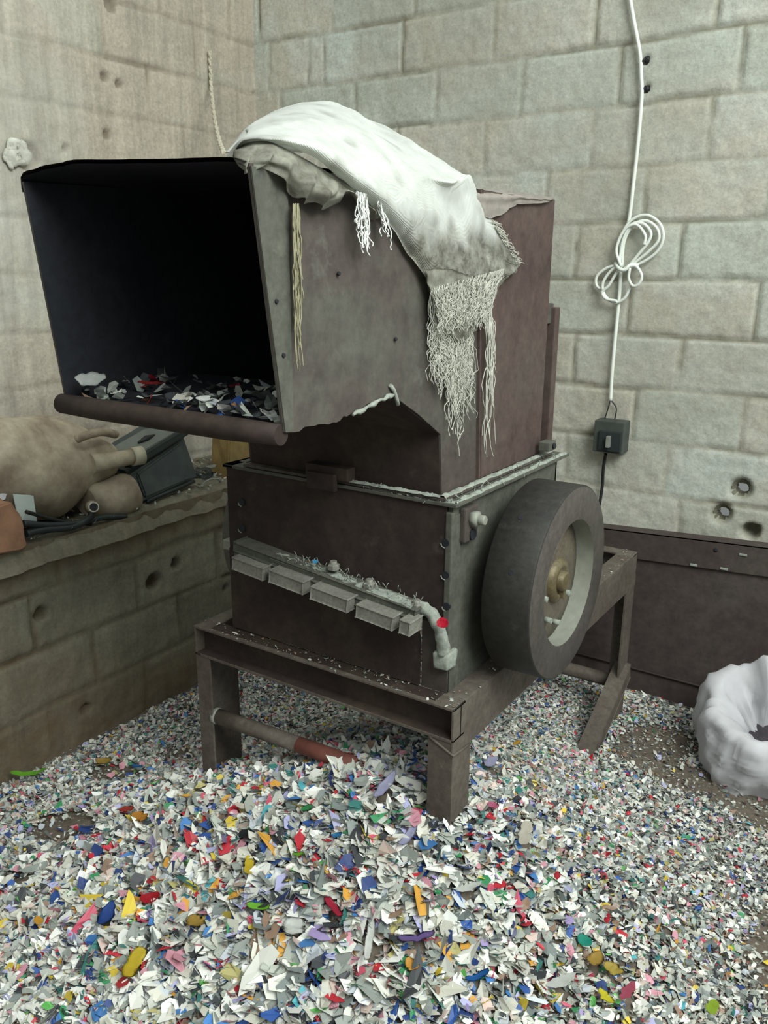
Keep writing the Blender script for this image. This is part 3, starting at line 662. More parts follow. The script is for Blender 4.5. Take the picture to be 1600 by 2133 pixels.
for k in range(110):
    if random.random() < .4: c = Vector((random.uniform(-1.05, HX1), HY0 - .006, HZ + .003))
    else: c = Vector((HX1 + random.uniform(-.02, .012), random.uniform(HY0, HY1), HZ + .004))
    mb.tube([c, c + Vector((random.uniform(-.012, .012), random.uniform(-.012, .01), random.uniform(-.012, .014)))], .0009, 4)
o = mb.build('fibre_dust', M['dust'], fl); o['kind'] = 'stuff'
q = at(1145, 928, 0, HX1); mb = MB(); mb.box((HX1 - .02, q.y - .025, q.z - .012), (HX1 + .010, q.y + .018, q.z + .012), .003); cb = mb.build('flange_clamp', M['greenside'], crusher)
mb = MB(); mb.lathe([(.007, 0), (.007, .006)], (HX1 + .010, q.y, q.z), 'X', 12); mb.build('bolt_hole', M['inside'], cb)
# latch plate on the front joint
ql, qr = at(640, 962, 1, 1.47), at(728, 1000, 1, 1.47)
mb = MB(); mb.box((ql.x, 1.462, qr.z - .004), (qr.x, 1.494, ql.z), .003); mb.box((ql.x + .01, 1.452, qr.z - .03), (qr.x - .03, 1.466, qr.z + .01), .003); mb.build('latch_plate', M['front'], crusher)

# hopper shell
RX, LX = -.847, -1.392
MYB, MZB, MYT, MZT = .992, 1.303, .934, 1.690
T = .005
hop = MB()
prof = [(MYB, MZB), (1.12, 1.300), (1.22, 1.318), (1.308, 1.323), (1.40, 1.275), (1.488, 1.222), (1.50, 1.09), (2.01, 1.09), (2.012, 1.714), (1.5, 1.70), (MYT, MZT)]
def ragged(pr):
    out = []
    for i in range(len(pr)):
        a, b = pr[i], pr[(i + 1) % len(pr)]; out.append(a)
        if i < 3:
            for k in range(1, 10):
                t = k / 10; out.append((a[0] + (b[0] - a[0]) * t, a[1] + (b[1] - a[1]) * t + random.uniform(-.004, .003)))
    return out
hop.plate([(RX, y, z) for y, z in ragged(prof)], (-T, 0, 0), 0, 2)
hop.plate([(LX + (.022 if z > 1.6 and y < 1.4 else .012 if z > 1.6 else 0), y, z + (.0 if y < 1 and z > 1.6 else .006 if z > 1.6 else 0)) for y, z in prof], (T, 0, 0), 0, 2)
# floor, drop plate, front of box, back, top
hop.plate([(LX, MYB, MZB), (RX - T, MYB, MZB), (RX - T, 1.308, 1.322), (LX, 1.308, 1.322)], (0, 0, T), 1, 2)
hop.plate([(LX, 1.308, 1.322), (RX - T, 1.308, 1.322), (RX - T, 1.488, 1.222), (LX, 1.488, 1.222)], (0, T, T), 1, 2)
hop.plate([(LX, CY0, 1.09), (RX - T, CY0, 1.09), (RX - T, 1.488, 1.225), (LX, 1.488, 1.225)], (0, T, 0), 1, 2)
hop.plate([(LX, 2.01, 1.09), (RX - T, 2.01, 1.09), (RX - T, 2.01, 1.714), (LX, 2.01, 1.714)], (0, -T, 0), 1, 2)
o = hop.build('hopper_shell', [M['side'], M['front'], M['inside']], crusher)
# reddish rear portion of the side, seam and folded mouth strip
mb = MB(); mb.plate([(RX + .0025, 1.66, 1.092), (RX + .0025, 2.008, 1.092), (RX + .0025, 2.010, 1.712), (RX + .0025, 1.62, 1.705)], (-.002, 0, 0)); mb.bar((RX + .003, 1.66, 1.092), (RX + .003, 1.62, 1.705), .005, .010); o = mb.build('rear_side_plate', M['redside'], crusher); o['label'] = 'reddish brown rear sheet of the hopper side'
mb = MB(); mb.plate([(RX + .003, MYB + .001, MZB), (RX + .003, MYB + .020, MZB - .002), (RX + .0035, MYT + .078, MZT - .004), (RX + .004, MYT, MZT - .004)], (-.003, 0, 0)); mb.build('mouth_strip', M['greenside'], crusher)
mb = MB(); rngd = [(random.uniform(-.004, .004), random.uniform(-.004, .004)) for _ in range(30)]
mb.tube([(RX + .004, MYB + .05 + .26 * i / 24, MZB + (-.002 if i < 12 else .02 * (i - 12) / 12) + .004 + rngd[i][0] * .6) for i in range(12, 25)], [.002 + .004 * random.random() for _ in range(13)], 6)
mb.tube([(RX + .004, 1.29, 1.345), (RX + .005, 1.300, 1.335), (RX + .004, 1.312, 1.318), (RX + .004, 1.318, 1.305)], .004, 6)
o = mb.build('fibre_fringe', M['dust'], crusher); o['label'] = 'pale fluff along the bottom edge of the hopper side'
# top sheet with curled left corner
tp = [at(*q, 1, MYT - .002) for q in ((40, 369), (58, 356), (85, 347), (112, 340), (160, 333), (230, 332), (300, 331), (400, 329), (480, 327), (512, 336))]
tp = catmull(tp, 3); mb = MB(); rows = []
for j in range(9):
    t = j / 8
    rows.append([(p.x + .02 * t * 0, p.y + t * (2.01 - MYT) + .008 * noise.noise(p * 30), p.z * (1 - min(1, t * 3)) + (1.712) * min(1, t * 3) - .012 * (1 - min(1, t * 3)) * 0) for p in tp])
for j, rw in enumerate(rows):
    t = min(1, j / 2)
    for k in range(6):
        f_ = (1 - k / 6) * t; x, y, z = rw[k]; rw[k] = (x + (LX + .012 - k * .004 - x) * f_, y, z + (1.702 - z) * f_)
    for k in range(len(rw)):
        x, y, z = rw[k]; rw[k] = (min(x, RX + .001), y, z - .004 * t)
rows = [[(rw[0][0] - .001, rw[0][1], rw[0][2] - .018)] + rw for rw in rows]
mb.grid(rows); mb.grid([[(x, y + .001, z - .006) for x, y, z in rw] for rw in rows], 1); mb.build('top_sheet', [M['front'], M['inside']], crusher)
# rolled lip under the mouth
mb = MB(); mb.tube([(LX - .004, MYB - .004, MZB - .004), (LX + .1, MYB - .006, MZB - .005), (RX - .1, MYB - .006, MZB - .005), (RX - .002, MYB - .004, MZB - .004)], [.019, .020, .020, .017], 16); mb.build('rolled_lip', M['front'], crusher)
# rear upright plate
mb = MB(); mb.box((RX - .05, 2.035, 1.10), (RX + .012, 2.065, 1.46), .003); mb.build('rear_upright', M['redside'], crusher)
mb = MB(); mb.box((RX - .03, 2.01, 1.42), (RX + .0, 2.05, 1.47), .003); mb.build('rear_tab', M['side'], crusher)
# rivets of the side plate
for q in ((575, 628), (590, 740), (705, 570), (824, 706)):
    c = at(*q, 0, RX + .003); mb = MB(); mb.lathe([(.004, 0), (.003, .003)], c, 'X', 8); mb.build('rivet', M['inside'], crusher)

# flywheel on the right, pulley on the left
WC = Vector((0, 1.758, .852)); WR = .230; WO, WI = -.645, -.760
mb = MB(); mb.lathe([(.150, .0), (.226, .0), (.230, .004), (.230, .111), (.226, .115), (.150, .115)], (WI, WC.y, WC.z), 'X', 96, 0)
bmesh.ops.delete(mb.bm, geom=[f for f in mb.bm.faces if len(f.verts) > 4], context='FACES_ONLY')
n0 = len(mb.bm.verts)
fw = mb.build('flywheel', [M['wheel'], M['wheelface']], crusher)
for p in fw.data.polygons:
    if abs(p.normal.x) > .9 and p.center.x > WI + .05: p.material_index = 1
mb = MB(); mb.lathe([(.148, .062), (.1495, .070), (.1505, .090), (.150, .1152)], (WI, WC.y, WC.z), 'X', 96); 
bmesh.ops.delete(mb.bm, geom=[f for f in mb.bm.faces if len(f.verts) > 4], context='FACES_ONLY'); o = mb.build('inner_rim', M['bright'], fw); o['label'] = 'paler bare inside of the wheel rim'
mb = MB(); mb.lathe([(.151, .060), (.150, .072), (.11, .076), (.06, .080), (.02, .080)], (WI, WC.y, WC.z), 'X', 64); mb.build('wheel_web', M['web'], fw)
mb = MB(); mb.lathe([(.056, .05), (.052, .090), (.040, .096), (.034, .096), (.030, .090)], (WI, WC.y, WC.z), 'X', 40); mb.lathe([(.024, .05), (.024, .104), (.020, .107)], (WI, WC.y, WC.z), 'X', 24); mb.box((WI + .085, WC.y - .007, WC.z - .04), (WI + .105, WC.y + .007, WC.z - .018), .002); mb.build('hub', M['hub'], fw)
for (dy, dz) in ((-.045, -.085), (.01, -.11), (.06, -.05), (-.08, -.02)):
    c = Vector((WI + .094, WC.y + dy, WC.z + dz)); mb = MB(); mb.tube([c + Vector((-.02, 0, 0)), c], .007, 8); mb.build('wheel_bolt', M['dust'], fw)
for q in ((1085, 1078), (1065, 1193)):
    ang = 0; d = sray(*q); o_ = Vector((0, 0, CAMH))
    A_ = d.y ** 2 + d.z ** 2; B_ = 2 * ((o_.y - WC.y) * d.y + (o_.z - WC.z) * d.z); C_ = (o_.y - WC.y) ** 2 + (o_.z - WC.z) ** 2 - WR ** 2
    t = (-B_ - math.sqrt(max(0, B_ * B_ - 4 * A_ * C_))) / (2 * A_); h_ = o_ + d * t; nrm_ = Vector((0, h_.y - WC.y, h_.z - WC.z)).normalized()
    mb = MB(); mb.tube([h_ - nrm_ * .002, h_ + nrm_ * .001], .0055, 10); mb.build('threaded_hole', M['inside'], fw)
mb = MB(); mb.tube([(-.83, WC.y, WC.z), (WI + .04, WC.y, WC.z)], .03, 20); mb.build('shaft', M['wheel'], crusher)
mb = MB(); mb.lathe([(.03, 0), (.20, 0), (.228, .004), (.230, .008), (.230, .052), (.226, .056), (.03, .056)], (-1.535, WC.y, WC.z), 'X', 64); mb.build('pulley', M['greenside'], crusher)
mb = MB(); mb.box((-1.500, 1.500, .842), (-1.455, 1.53, .868), .002); mb.build('side_tab', M['bright'], crusher)

# shreds lying in the hopper mouth
n = 300; t = rng.random(n); xx = LX + .02 + (RX - LX - .035) * rng.random(n); yy = MYB + .005 + .26 * rng.random(n) ** 1.6
keep = rng.random(n) < (.35 + .65 * (np.sin(xx * 17) * .5 + .5)); xx, yy = xx[keep], yy[keep]
hz = MZB + .012 + .02 * (yy - MYB) / .3 + .028 * rng.random(len(xx)) * np.clip(1 - (yy - MYB) / .25, .2, 1) * (.4 + .6 * (np.sin(xx * 17) * .5 + .5))
pr = np.zeros(len(PAL)); pr[[0, 1, 2, 3, 4, 5, 7, 8, 9, 10, 15, 21]] = (5, 3, 6, 20, 26, 4, 16, 1.5, .6, 1.2, .3, 4)
o = shreds('plastic_shreds', xx, yy, hz, .014 + .02 * rng.random(len(xx)), rng.choice(len(PAL), len(xx), p=pr / pr.sum()), M['shred'], .5, 6)
tag(o, 'grey white and coloured shreds lying inside the hopper mouth', 'plastic shreds', kind='stuff')
flake('plastic_flake', 'red crumpled flake inside the hopper mouth', 318, 800, .06, .035, 10, (.30, .03, .03), shape='blob', plane=(1, 1.04))
flake('plastic_flake', 'small orange bead of plastic on the hopper lip', 488, 843, .012, .010, 10, (.70, .30, .05), shape='blob', plane=(1, .998))
flake('plastic_flake', 'white ragged flake at the left end of the hopper lip', 190, 790, .06, .035, 30, (.55, .58, .55), tilt=(.7, 0), shape='leaf', plane=(1, 1.0))
flake('plastic_flake', 'white shard sticking up in the middle of the hopper lip', 425, 830, .035, .012, 80, WHI, tilt=(.8, 0), shape='leaf', plane=(1, .995))
flake('plastic_flake', 'bright red scrap stuck at the right end of the knife holder', 922, 1297, .026, .022, 20, (.62, .01, .04), tilt=(1.1, 0), shape='blob', plane=(1, 1.44))
flake('plastic_flake', 'small sky blue scrap on the knife holder', 657, 1170, .014, .012, 20, (.10, .42, .68), tilt=(.6, 0), shape='blob', plane=(1, 1.452))

# ------------------------------------------------------------------ white sack over the hopper
sack = empty('woven_sack', (-1.0, 1.4, 1.72), 'torn dirty white woven sack draped over the top of the hopper', 'sack')
def surf(rows, nu, nv):
    R_ = [catmull([p if isinstance(p, Vector) else at(p[0], p[1], 0, p[2]) for p in r], nu) for r in rows]
    cols = [catmull([r[i] for r in R_], nv) for i in range(len(R_[0]))]
    return [[cols[i][j] for i in range(len(cols))] for j in range(len(cols[0]))]
back = [(470, 330, -1.15), (510, 322, -1.32), (560, 318, -1.34), (640, 316, -1.34), (720, 318, -1.34), (790, 325, -1.32), (855, 335, -1.2), (920, 372, -1.08), (972, 410, -.95), (1008, 456, -.846), (1041, 505, -.841), (1084, 552, -.840)]
hump = [(474, 322, -1.00), (513, 275, -1.20), (570, 242, -1.24), (643, 226, -1.24), (722, 238, -1.22), (796, 276, -1.18), (872, 318, -1.06), (938, 358, -.97), (982, 404, -.90), (1012, 452, -.845), (1044, 501, -.8385), (1084, 550, -.8385)]
ridge = [(478, 316, -.93), (516, 264, -1.05), (574, 232, -1.10), (645, 216, -1.10), (725, 230, -1.08), (800, 268, -1.05), (880, 310, -.96), (945, 350, -.90), (988, 398, -.855), (1016, 448, -.838), (1047, 498, -.836), (1085, 547, -.836)]
mid = [(480, 320, -.92), (513, 279, -.94), (572, 258, -.94), (640, 258, -.93), (718, 276, -.91), (790, 315, -.872), (858, 365, -.842), (915, 415, -.832), (955, 465, -.828), (985, 512, -.826), (1020, 548, -.826), (1075, 566, -.830)]
low = [(482, 325, -.91), (511, 287, -.87), (568, 284, -.85), (636, 303, -.83), (700, 340, -.82), (762, 382, -.815), (820, 425, -.812), (868, 485, -.815), (905, 545, -.82), (945, 590, -.82), (985, 605, -.825), (1050, 580, -.83)]
edge = [(484, 329, -.92), (513, 293, -.88), (564, 294, -.865), (628, 318, -.845), (690, 358, -.835), (742, 398, -.83), (792, 440, -.83), (838, 505, -.835), (882, 580, -.835), (930, 672, -.83), (985, 690, -.83), (1030, 620, -.833)]
def ztop(y): return 1.69 + .01 * (y - .934) / .566 if y < 1.5 else 1.70 + .014 * (y - 1.5) / .51
over = []
for a_, b_ in zip(ridge, mid):
    A_, B_ = at(a_[0], a_[1], 0, a_[2]), at(b_[0], b_[1], 0, b_[2]); m_ = A_.lerp(B_, .5); zt_ = ztop(m_.y) + .016
    if A_.z > zt_ - .03 and B_.z < zt_ + .02: m_ = Vector((-.838, m_.y, zt_))
    over.append(m_)
P = surf([back, hump, ridge, over, mid, low, edge], 9, 9)
nj = len(P)
for j, r in enumerate(P):
    for i, p in enumerate(r):
        k = noise.noise(p * 13) * .008 + noise.noise(p * 38) * .0035
        fold = (math.sin(j * .42 + i * .045) * .003 + max(0, math.sin(j * .62 - i * .03)) * .010 * (1 if j > 33 else .25) * max(0, 1 - i / 75)) * min(1, j / 29) * (1 if i > 12 else .4)
        p.x += max(k, -.003) + fold; p.z += (k * .6) * (.3 if 14 < j < 32 else 1)
mb = MB(); mb.grid(P); bmesh.ops.solidify(mb.bm, geom=mb.bm.faces[:], thickness=.0025)
main = mb.build('cloth', M['stained'], sack)
# grime on the torn ends of the cloth, kept as a stain attribute on the mesh
sa = main.data.color_attributes.new('Col', 'FLOAT_COLOR', 'POINT')
for k, v in enumerate(main.data.vertices):
    c = v.co; g_ = max((1.655 - c.z) / .05 if c.y > 1.3 else 0, (1.02 - c.y) / .06 if c.z < 1.735 else 0, (c.y - 1.66) / .08 if c.z < 1.64 else 0)
    g_ = min(1, max(0, g_ + noise.noise(c * 22) * .9 - .25)); sa.data[k].color = (g_, g_, g_, 1)
# gathered inner folds hanging at the front
top2 = [(486, 318, -.90), (520, 292, -.88), (565, 296, -.86), (612, 318, -.845), (662, 346, -.84), (712, 378, -.838), (760, 412, -.838), (800, 448, -.84)]
m2 = [(488, 325, -.89), (512, 320, -.86), (560, 322, -.83), (606, 350, -.82), (655, 378, -.815), (700, 398, -.815), (745, 415, -.82), (792, 452, -.835)]
m3 = [(490, 330, -.885), (508, 340, -.855), (556, 338, -.835), (602, 372, -.825), (648, 402, -.815), (690, 410, -.818), (735, 408, -.825), (788, 456, -.838)]
b2 = [(492, 334, -.88), (512, 352, -.855), (548, 345, -.84), (606, 396, -.83), (645, 424, -.825), (688, 430, -.828), (728, 408, -.832), (784, 458, -.84)]
P2 = surf([top2, m2, m3, b2], 9, 8)
for j, r in enumerate(P2):
    for i, p in enumerate(r):
        a_ = min(1, j / 8); p.x += (math.sin(i * .75 + j * .12) * .007 + noise.noise(p * 45) * .009) * a_; p.z += (noise.noise(p * 30 + Vector((9, 0, 0))) * .010) * a_
mb = MB(); mb.grid(P2); bmesh.ops.solidify(mb.bm, geom=mb.bm.faces[:], thickness=.0025); o = mb.build('gathered_fold', M['dirtysack'], sack); o['label'] = 'grimy gathered folds under the front of the sack'
# dirty torn lower corner
tl = [(880, 560, -.829), (930, 560, -.815), (985, 575, -.815), (1040, 580, -.822), (1078, 560, -.826)]
ml = [(893, 605, -.829), (935, 630, -.818), (975, 640, -.818), (1012, 625, -.824), (1058, 575, -.829)]
bl = [(905, 645, -.832), (928, 690, -.826), (962, 715, -.826), (985, 672, -.830), (1012, 628, -.834)]
P3 = surf([tl, ml, bl], 12, 12)
for r in P3:
    for p in r: p.x += noise.noise(p * 60) * .005 + .003; p.z += noise.noise(p * 90) * .003
mb = MB(); mb.grid(P3); bmesh.ops.solidify(mb.bm, geom=mb.bm.faces[:], thickness=.002); o = mb.build('torn_corner', M['dirtysack'], sack); o['label'] = 'grey dirty frayed corner of the sack'
def strands(name, starts, ends, n, wob, r, mat, label, xp=-.838, tangle=.006):
    mb = MB()
    for k in range(n):
        t = random.random(); a = Vector(starts[0]).lerp(Vector(starts[-1]), t) if len(starts) == 2 else Vector(random.choice(starts))
        b = Vector(ends[0]).lerp(Vector(ends[-1]), min(1, max(0, t + random.uniform(-.4, .4)))); f_ = random.uniform(.45, 1.0); b = a + (b - a) * f_
        pts = []; m = 16; x0 = xp + random.uniform(0, .014); ph = random.random() * 9
        for i in range(m + 1):
            s_ = i / m; q = a + (b - a) * s_
            q = (q.x + wob * (noise.noise(Vector((s_ * 3.1, ph, 1))) * 2 + .8 * noise.noise(Vector((s_ * 9, ph, 7)))) * s_ ** .5, q.y + 3 * noise.noise(Vector((s_ * 4, ph, 5))))
            w = at(q[0], q[1], 0, x0 + tangle * noise.noise(Vector((s_ * 4, ph, 9)))); pts.append(w)
        mb.tube(pts, r, 4, cap=False)
    o = mb.build(name, mat, sack); o['label'] = label; o['kind'] = 'stuff'; return o
V2 = lambda x, y: Vector((x, y))
strands('loose_threads', [V2(896, 610), V2(985, 690)], [V2(905, 800), V2(978, 880)], 260, 15, .0006, M['thread'], 'long frayed threads hanging from the torn corner')
strands('loose_threads', [V2(900, 600), V2(1050, 560)], [V2(925, 700), V2(1000, 690)], 420, 10, .0006, M['thread'], 'short fibres matted over the torn corner', xp=-.822)
strands('loose_threads', [V2(925, 720), V2(965, 740)], [V2(935, 900), V2(965, 960)], 28, 9, .0009, M['thread'], 'thin threads trailing to the chute corner')
strands('loose_threads', [V2(1013, 610), V2(1026, 612)], [V2(1005, 960), V2(1030, 960)], 22, 8, .0010, M['thread'], 'narrow hank of threads hanging at the right')
strands('loose_threads', [V2(742, 398), V2(765, 404)], [V2(752, 520), V2(770, 540)], 18, 8, .0011, M['sack'], 'white looped threads hanging below the folds', xp=-.830)
strands('loose_threads', [V2(780, 408), V2(800, 425)], [V2(802, 500), V2(822, 520)], 10, 6, .0011, M['sack'], 'white thread loops at the edge of the sack', xp=-.830)
strands('loose_threads', [V2(610, 425), V2(622, 425)], [V2(618, 770), V2(632, 775)], 30, 5, .0009, M['yarn'], 'yellowish thin hank hanging down the hopper side', xp=-.840)
strands('loose_threads', [V2(1020, 455), V2(1078, 552)], [V2(1046, 468), V2(1092, 548)], 70, 2, .0006, M['thread'], 'ragged fringe along the right edge of the sack', xp=-.842)
# pale second layer of the sack lying over the rear top edge
P4 = surf([[(980, 392, -.93), (1035, 397, -.93), (1092, 403, -.93), (1152, 411, -.93)], [(984, 402, -.845), (1038, 405, -.842), (1094, 409, -.842), (1151, 414, -.842)], [(990, 425, -.838), (1036, 428, -.838), (1085, 417, -.838), (1145, 418, -.838)], [(1004, 450, -.838), (1034, 452, -.838), (1076, 427, -.838), (1140, 421, -.838)]], 8, 6)
for r in P4:
    for p in r: p += Vector((.003 + noise.noise(p * 60) * .003, 0, noise.noise(p * 40) * .004))
mb = MB(); mb.grid(P4); bmesh.ops.solidify(mb.bm, geom=mb.bm.faces[:], thickness=.002); o = mb.build('rear_flap', plain('dusty_pink_white_plastic', (.55, .50, .45), .8, .25, 30), sack)

# ------------------------------------------------------------------ rope on the left wall
rp = catmull([at(437, 106, 0, BX + .012), at(440, 180, 0, BX + .03), at(446, 240, 0, -2.45), at(456, 290, 0, -2.1), at(466, 318, 0, -1.75)], 22)
mb = MB()
for ph in (0, math.pi):
    pts = [p + Vector((.003 * math.cos(i * .7 + ph), .0035 * math.sin(i * .7 + ph), .0)) for i, p in enumerate(rp)]
    mb.tube(pts, .0052, 6)
rope = mb.build('rope', plain('pale_twisted_fibre', (.62, .58, .46), .9, .4, 120, c2=(.34, .30, .22))); tag(rope, 'thin pale twisted rope hanging from the left wall down to the hopper top', 'rope')

# ------------------------------------------------------------------ white cable, clips and switch box on the back wall
cab = empty('power_cable', at(1335, 300, 1, 2.985), 'white power cable running down the back wall with a tied figure-of-eight coil', 'cable')
def wallpath(pts, yoff=2.982): return [at(x, y, 1, yoff - (d if len(r_) > 2 else 0)) for r_ in pts for x, y, d in [(*r_, 0)[:3]]]
def wp(pts, y0=2.980): return [at(p[0], p[1], 1, y0 - (p[2] if len(p) > 2 else 0)) for p in pts]
mb = MB(); mb.tube(catmull(wp([(1310, -20), (1320, 40), (1333, 110), (1336, 160), (1337, 200), (1330, 290), (1320, 380), (1311, 455), (1300, 500), (1294, 560), (1290, 620), (1282, 700), (1275, 780), (1272, 835)]), 8), .0062, 10)
mb.build('cable_run', M['cable'], cab)
loops = [
 [(1296, 555), (1293, 500), (1312, 462), (1345, 448), (1374, 465), (1382, 495), (1368, 525), (1335, 548), (1298, 560)],
 [(1296, 556), (1300, 505), (1318, 470), (1345, 460), (1368, 475), (1372, 500), (1350, 525), (1318, 550)],
 [(1290, 550), (1298, 500), (1316, 468), (1340, 466), (1356, 485), (1350, 505), (1330, 530), (1312, 552)],
 [(1294, 555), (1284, 520), (1300, 480), (1325, 468), (1344, 490), (1342, 510)],
 [(1290, 552), (1265, 558), (1244, 575), (1243, 595), (1258, 605)],
 [(1292, 553), (1272, 565), (1256, 590), (1260, 615), (1280, 630), (1300, 622), (1312, 600)],
 [(1294, 555), (1280, 575), (1268, 595), (1255, 608), (1262, 622), (1285, 627)],
 [(1305, 556), (1325, 555), (1337, 575), (1330, 592), (1318, 595), (1310, 580), (1312, 558)]]
for k, L in enumerate(loops):
    mb = MB(); mb.tube(catmull(wp([(x, y, .006 + .007 * (k % 4)) for x, y in L]), 8), .0052, 8); mb.build('coil_loop', M['cable'], cab)
mb = MB(); mb.tube(catmull(wp([(1282, 548, .01), (1290, 560, .034), (1302, 562, .036), (1312, 553, .03), (1330, 552, .01)]), 6), .006, 8); mb.build('tie', M['cable'], cab)
for L in ([(1271, 835), (1267, 850), (1260, 872)], [(1274, 835), (1284, 850), (1281, 872)]):
    mb = MB(); mb.tube(catmull(wp(L), 6), .0026, 6); o = mb.build('core_wire', M['boxdark'], cab); o['label'] = 'thin dark core wire'
for (x, y), lab in (((1345, 122), 'small black cable clip on the back wall, the upper one'), ((1344, 183), 'small black cable clip on the back wall, below the other')):
    c = at(x, y, 1, 2.985); mb = MB(); mb.lathe([(.004, 0), (.010, .004), (.011, .010), (.007, .016)], (c.x, c.y + .008, c.z), 'Y', 12); mb.tube([c + Vector((0, -.004, 0)), c + Vector((-.012, -.006, -.012))], .0035, 6)
    o = mb.build('cable_clip', M['black']); tag(o, lab, 'clip')
sb = empty('switch_box', at(1268, 905, 1, 2.96), 'grey green metal switch box fixed on the back wall under the white cable', 'switch box')
a, b = at(1240, 874, 1, 2.93), at(1290, 946, 1, 2.93)
mb = MB(); mb.box((a.x, 2.925, b.z + .0), (b.x + .012, 2.992, a.z), .004); mb.build('casing', M['box'], sb)
mb = MB(); mb.box((a.x + .022, 2.915, b.z + .008), (b.x + .006, 2.927, a.z - .035), .003); o = mb.build('switch_cover', M['boxdark'], sb); o['label'] = 'dark recessed front cover'
c = (Vector(a) + Vector(b)) / 2; mb = MB(); mb.box((c.x + .006, 2.897, c.z - .034), (c.x + .020, 2.917, c.z + .008), .003); mb.build('lever', M['grey'], sb)
mb = MB(); mb.tube(catmull(wp([(1262, 945, .02), (1257, 975, .01), (1255, 1010), (1250, 1045), (1240, 1100)]), 8), .0060, 8); o = mb.build('black_cable', M['black']); tag(o, 'black cable dropping from the switch box behind the flywheel', 'cable')

# ------------------------------------------------------------------ steel panel along the back wall
pnl = empty('steel_panel', (-.4, 2.9, 0), 'long low brown steel sheet with a bent top flange standing along the back wall', 'steel panel')
PX0, PX1 = -1.5, 1.2
def pz(x): return .641 + .055 * (x + .937)
mb = MB(); mb.plate([(PX0, 2.905, .0), (PX1, 2.905, .0), (PX1, 2.905, pz(PX1) - .09), (PX0, 2.905, pz(PX0) - .09)], (0, .006, 0)); mb.build('sheet', M['panel'], pnl)
mb = MB(); mb.plate([(PX0, 2.893, pz(PX0) - .10), (PX1, 2.893, pz(PX1) - .10), (PX1, 2.893, pz(PX1)), (PX0, 2.893, pz(PX0))], (0, .010, 0)); mb.plate([(PX0, 2.893, pz(PX0) - .004), (PX1, 2.893, pz(PX1) - .004), (PX1, 2.893, pz(PX1) + .001), (PX0, 2.893, pz(PX0) + .001)], (0, .06, 0)); fo = mb.build('top_flange', M['panel'], pnl)
mb = MB(); mb.tube([(PX0, 2.90, .12), (PX1, 2.90, .10)], .004, 6); mb.build('weld_seam', M['panel'], pnl)
c = at(1491, 1146, 1, 2.892); mb = MB(); mb.lathe([(.002, 0), (.008, 0), (.008, .001)], c, 'Y', 12); mb.build('bolt_hole', M['inside'], fo)
for q in ((1548, 1156), (1445, 1177), (1508, 1185)):
    c = at(*q, 1, 2.891); mb = MB(); mb.box((c.x - .013, 2.889, c.z - .004), (c.x + .013, 2.894, c.z + .004), .002); mb.build('paint_chip', M['dust'], fo)

# ------------------------------------------------------------------ open white bag at the right
bc = Vector((-.268, 2.66, .02))
def bag():
    root = empty('open_bag', bc, 'crumpled white woven bag lying open on the floor at the right edge', 'bag')
    n = 72; rows = []
    axis = Vector((-.02, -.30, .95)).normalized(); tilt_ = Vector((0, 0, 1)).rotation_difference(axis)
    prof = [(.02, .0), (.16, -.005), (.235, .03), (.262, .10), (.262, .17), (.250, .235), (.232, .275), (.200, .285), (.165, .262), (.130, .215), (.105, .155), (.07, .10), (.01, .08)]
    pr = catmull([Vector((r, h, 0)) for r, h in prof], 4)
    for j, p in enumerate(pr):
        row = []
        for k in range(n):
            a_ = 2 * math.pi * k / n; r = p.x; h = p.y
            w = min(1, j / 10) * 1.25
            pinch = .075 * math.exp(-((a_ - 1.85) / .18) ** 2) * min(1, max(0, (h - .12) / .12))
            q = Vector((r * math.cos(a_), r * math.sin(a_) * .95, h + pinch))
            q += Vector((math.cos(a_), math.sin(a_), .4)) * (w * (-.045 * abs(noise.noise(Vector((math.cos(a_) * 2.6, math.sin(a_) * 2.6, h * 6 + 4)))) - .016 * abs(noise.noise(Vector((math.cos(a_) * 7, math.sin(a_) * 7, h * 14)))) + .030 * noise.noise(Vector((math.cos(a_) * 2, math.sin(a_) * 2, h * 5))) + .007 * noise.noise(Vector((a_ * 4, h * 25, 2)))))
            row.append(bc + tilt_ @ (q * .92))
        rows.append(row)
    mb = MB(); mb.grid(rows, wrap=True); bmesh.ops.solidify(mb.bm, geom=mb.bm.faces[:], thickness=.002)
    mb.build('bag_cloth', M['bag'], root)
    mb = MB(); mb.lathe([(.01, .0), (.085, .004), (.09, .0)], (0, 0, 0), 'Z', 24); bmesh.ops.transform(mb.bm, matrix=Matrix.Translation(bc + tilt_ @ Vector((0, 0, .107))) @ tilt_.to_matrix().to_4x4(), verts=mb.bm.verts[:]); mb.build('mouth_shade_disc', plain('dark_purple_grey_shade', (.06, .05, .06), .9, .4, 30), root)  # dark disc paints the shade inside the open bag mouth
bag()

# ------------------------------------------------------------------ things on the ledge
ZL = .757
def blob(mb, secs, n=28, seed=0., amp=.01, sc=9):
    """loft: secs of (centre, rx-vector, ry-vector)"""
    rows = []
    for c, a_, b_ in secs:
        rows.append([Vector(c) + Vector(a_) * math.cos(2 * math.pi * k / n) + Vector(b_) * math.sin(2 * math.pi * k / n) for k in range(n)])
    cols = [catmull([r[k] for r in rows], 5) for k in range(n)]
    R_ = [[cols[k][j] for k in range(n)] for j in range(len(cols[0]))]
    cen = [sum(r, Vector()) / n for r in R_]
    for r, c in zip(R_, cen):
        for p in r:
            d = (p - c); d = d.normalized() if d.length > 1e-6 else Vector((0, 0, 0)); p += d * (noise.noise(p * sc + Vector((seed, 0, 0))) * amp)
    mb.grid(R_, wrap=True)
    for r in (R_[0], R_[-1]): mb.bm.faces.new([mb.bm.verts.new(p) for p in r])
    bmesh.ops.remove_doubles(mb.bm, verts=mb.bm.verts[:], dist=1e-5)
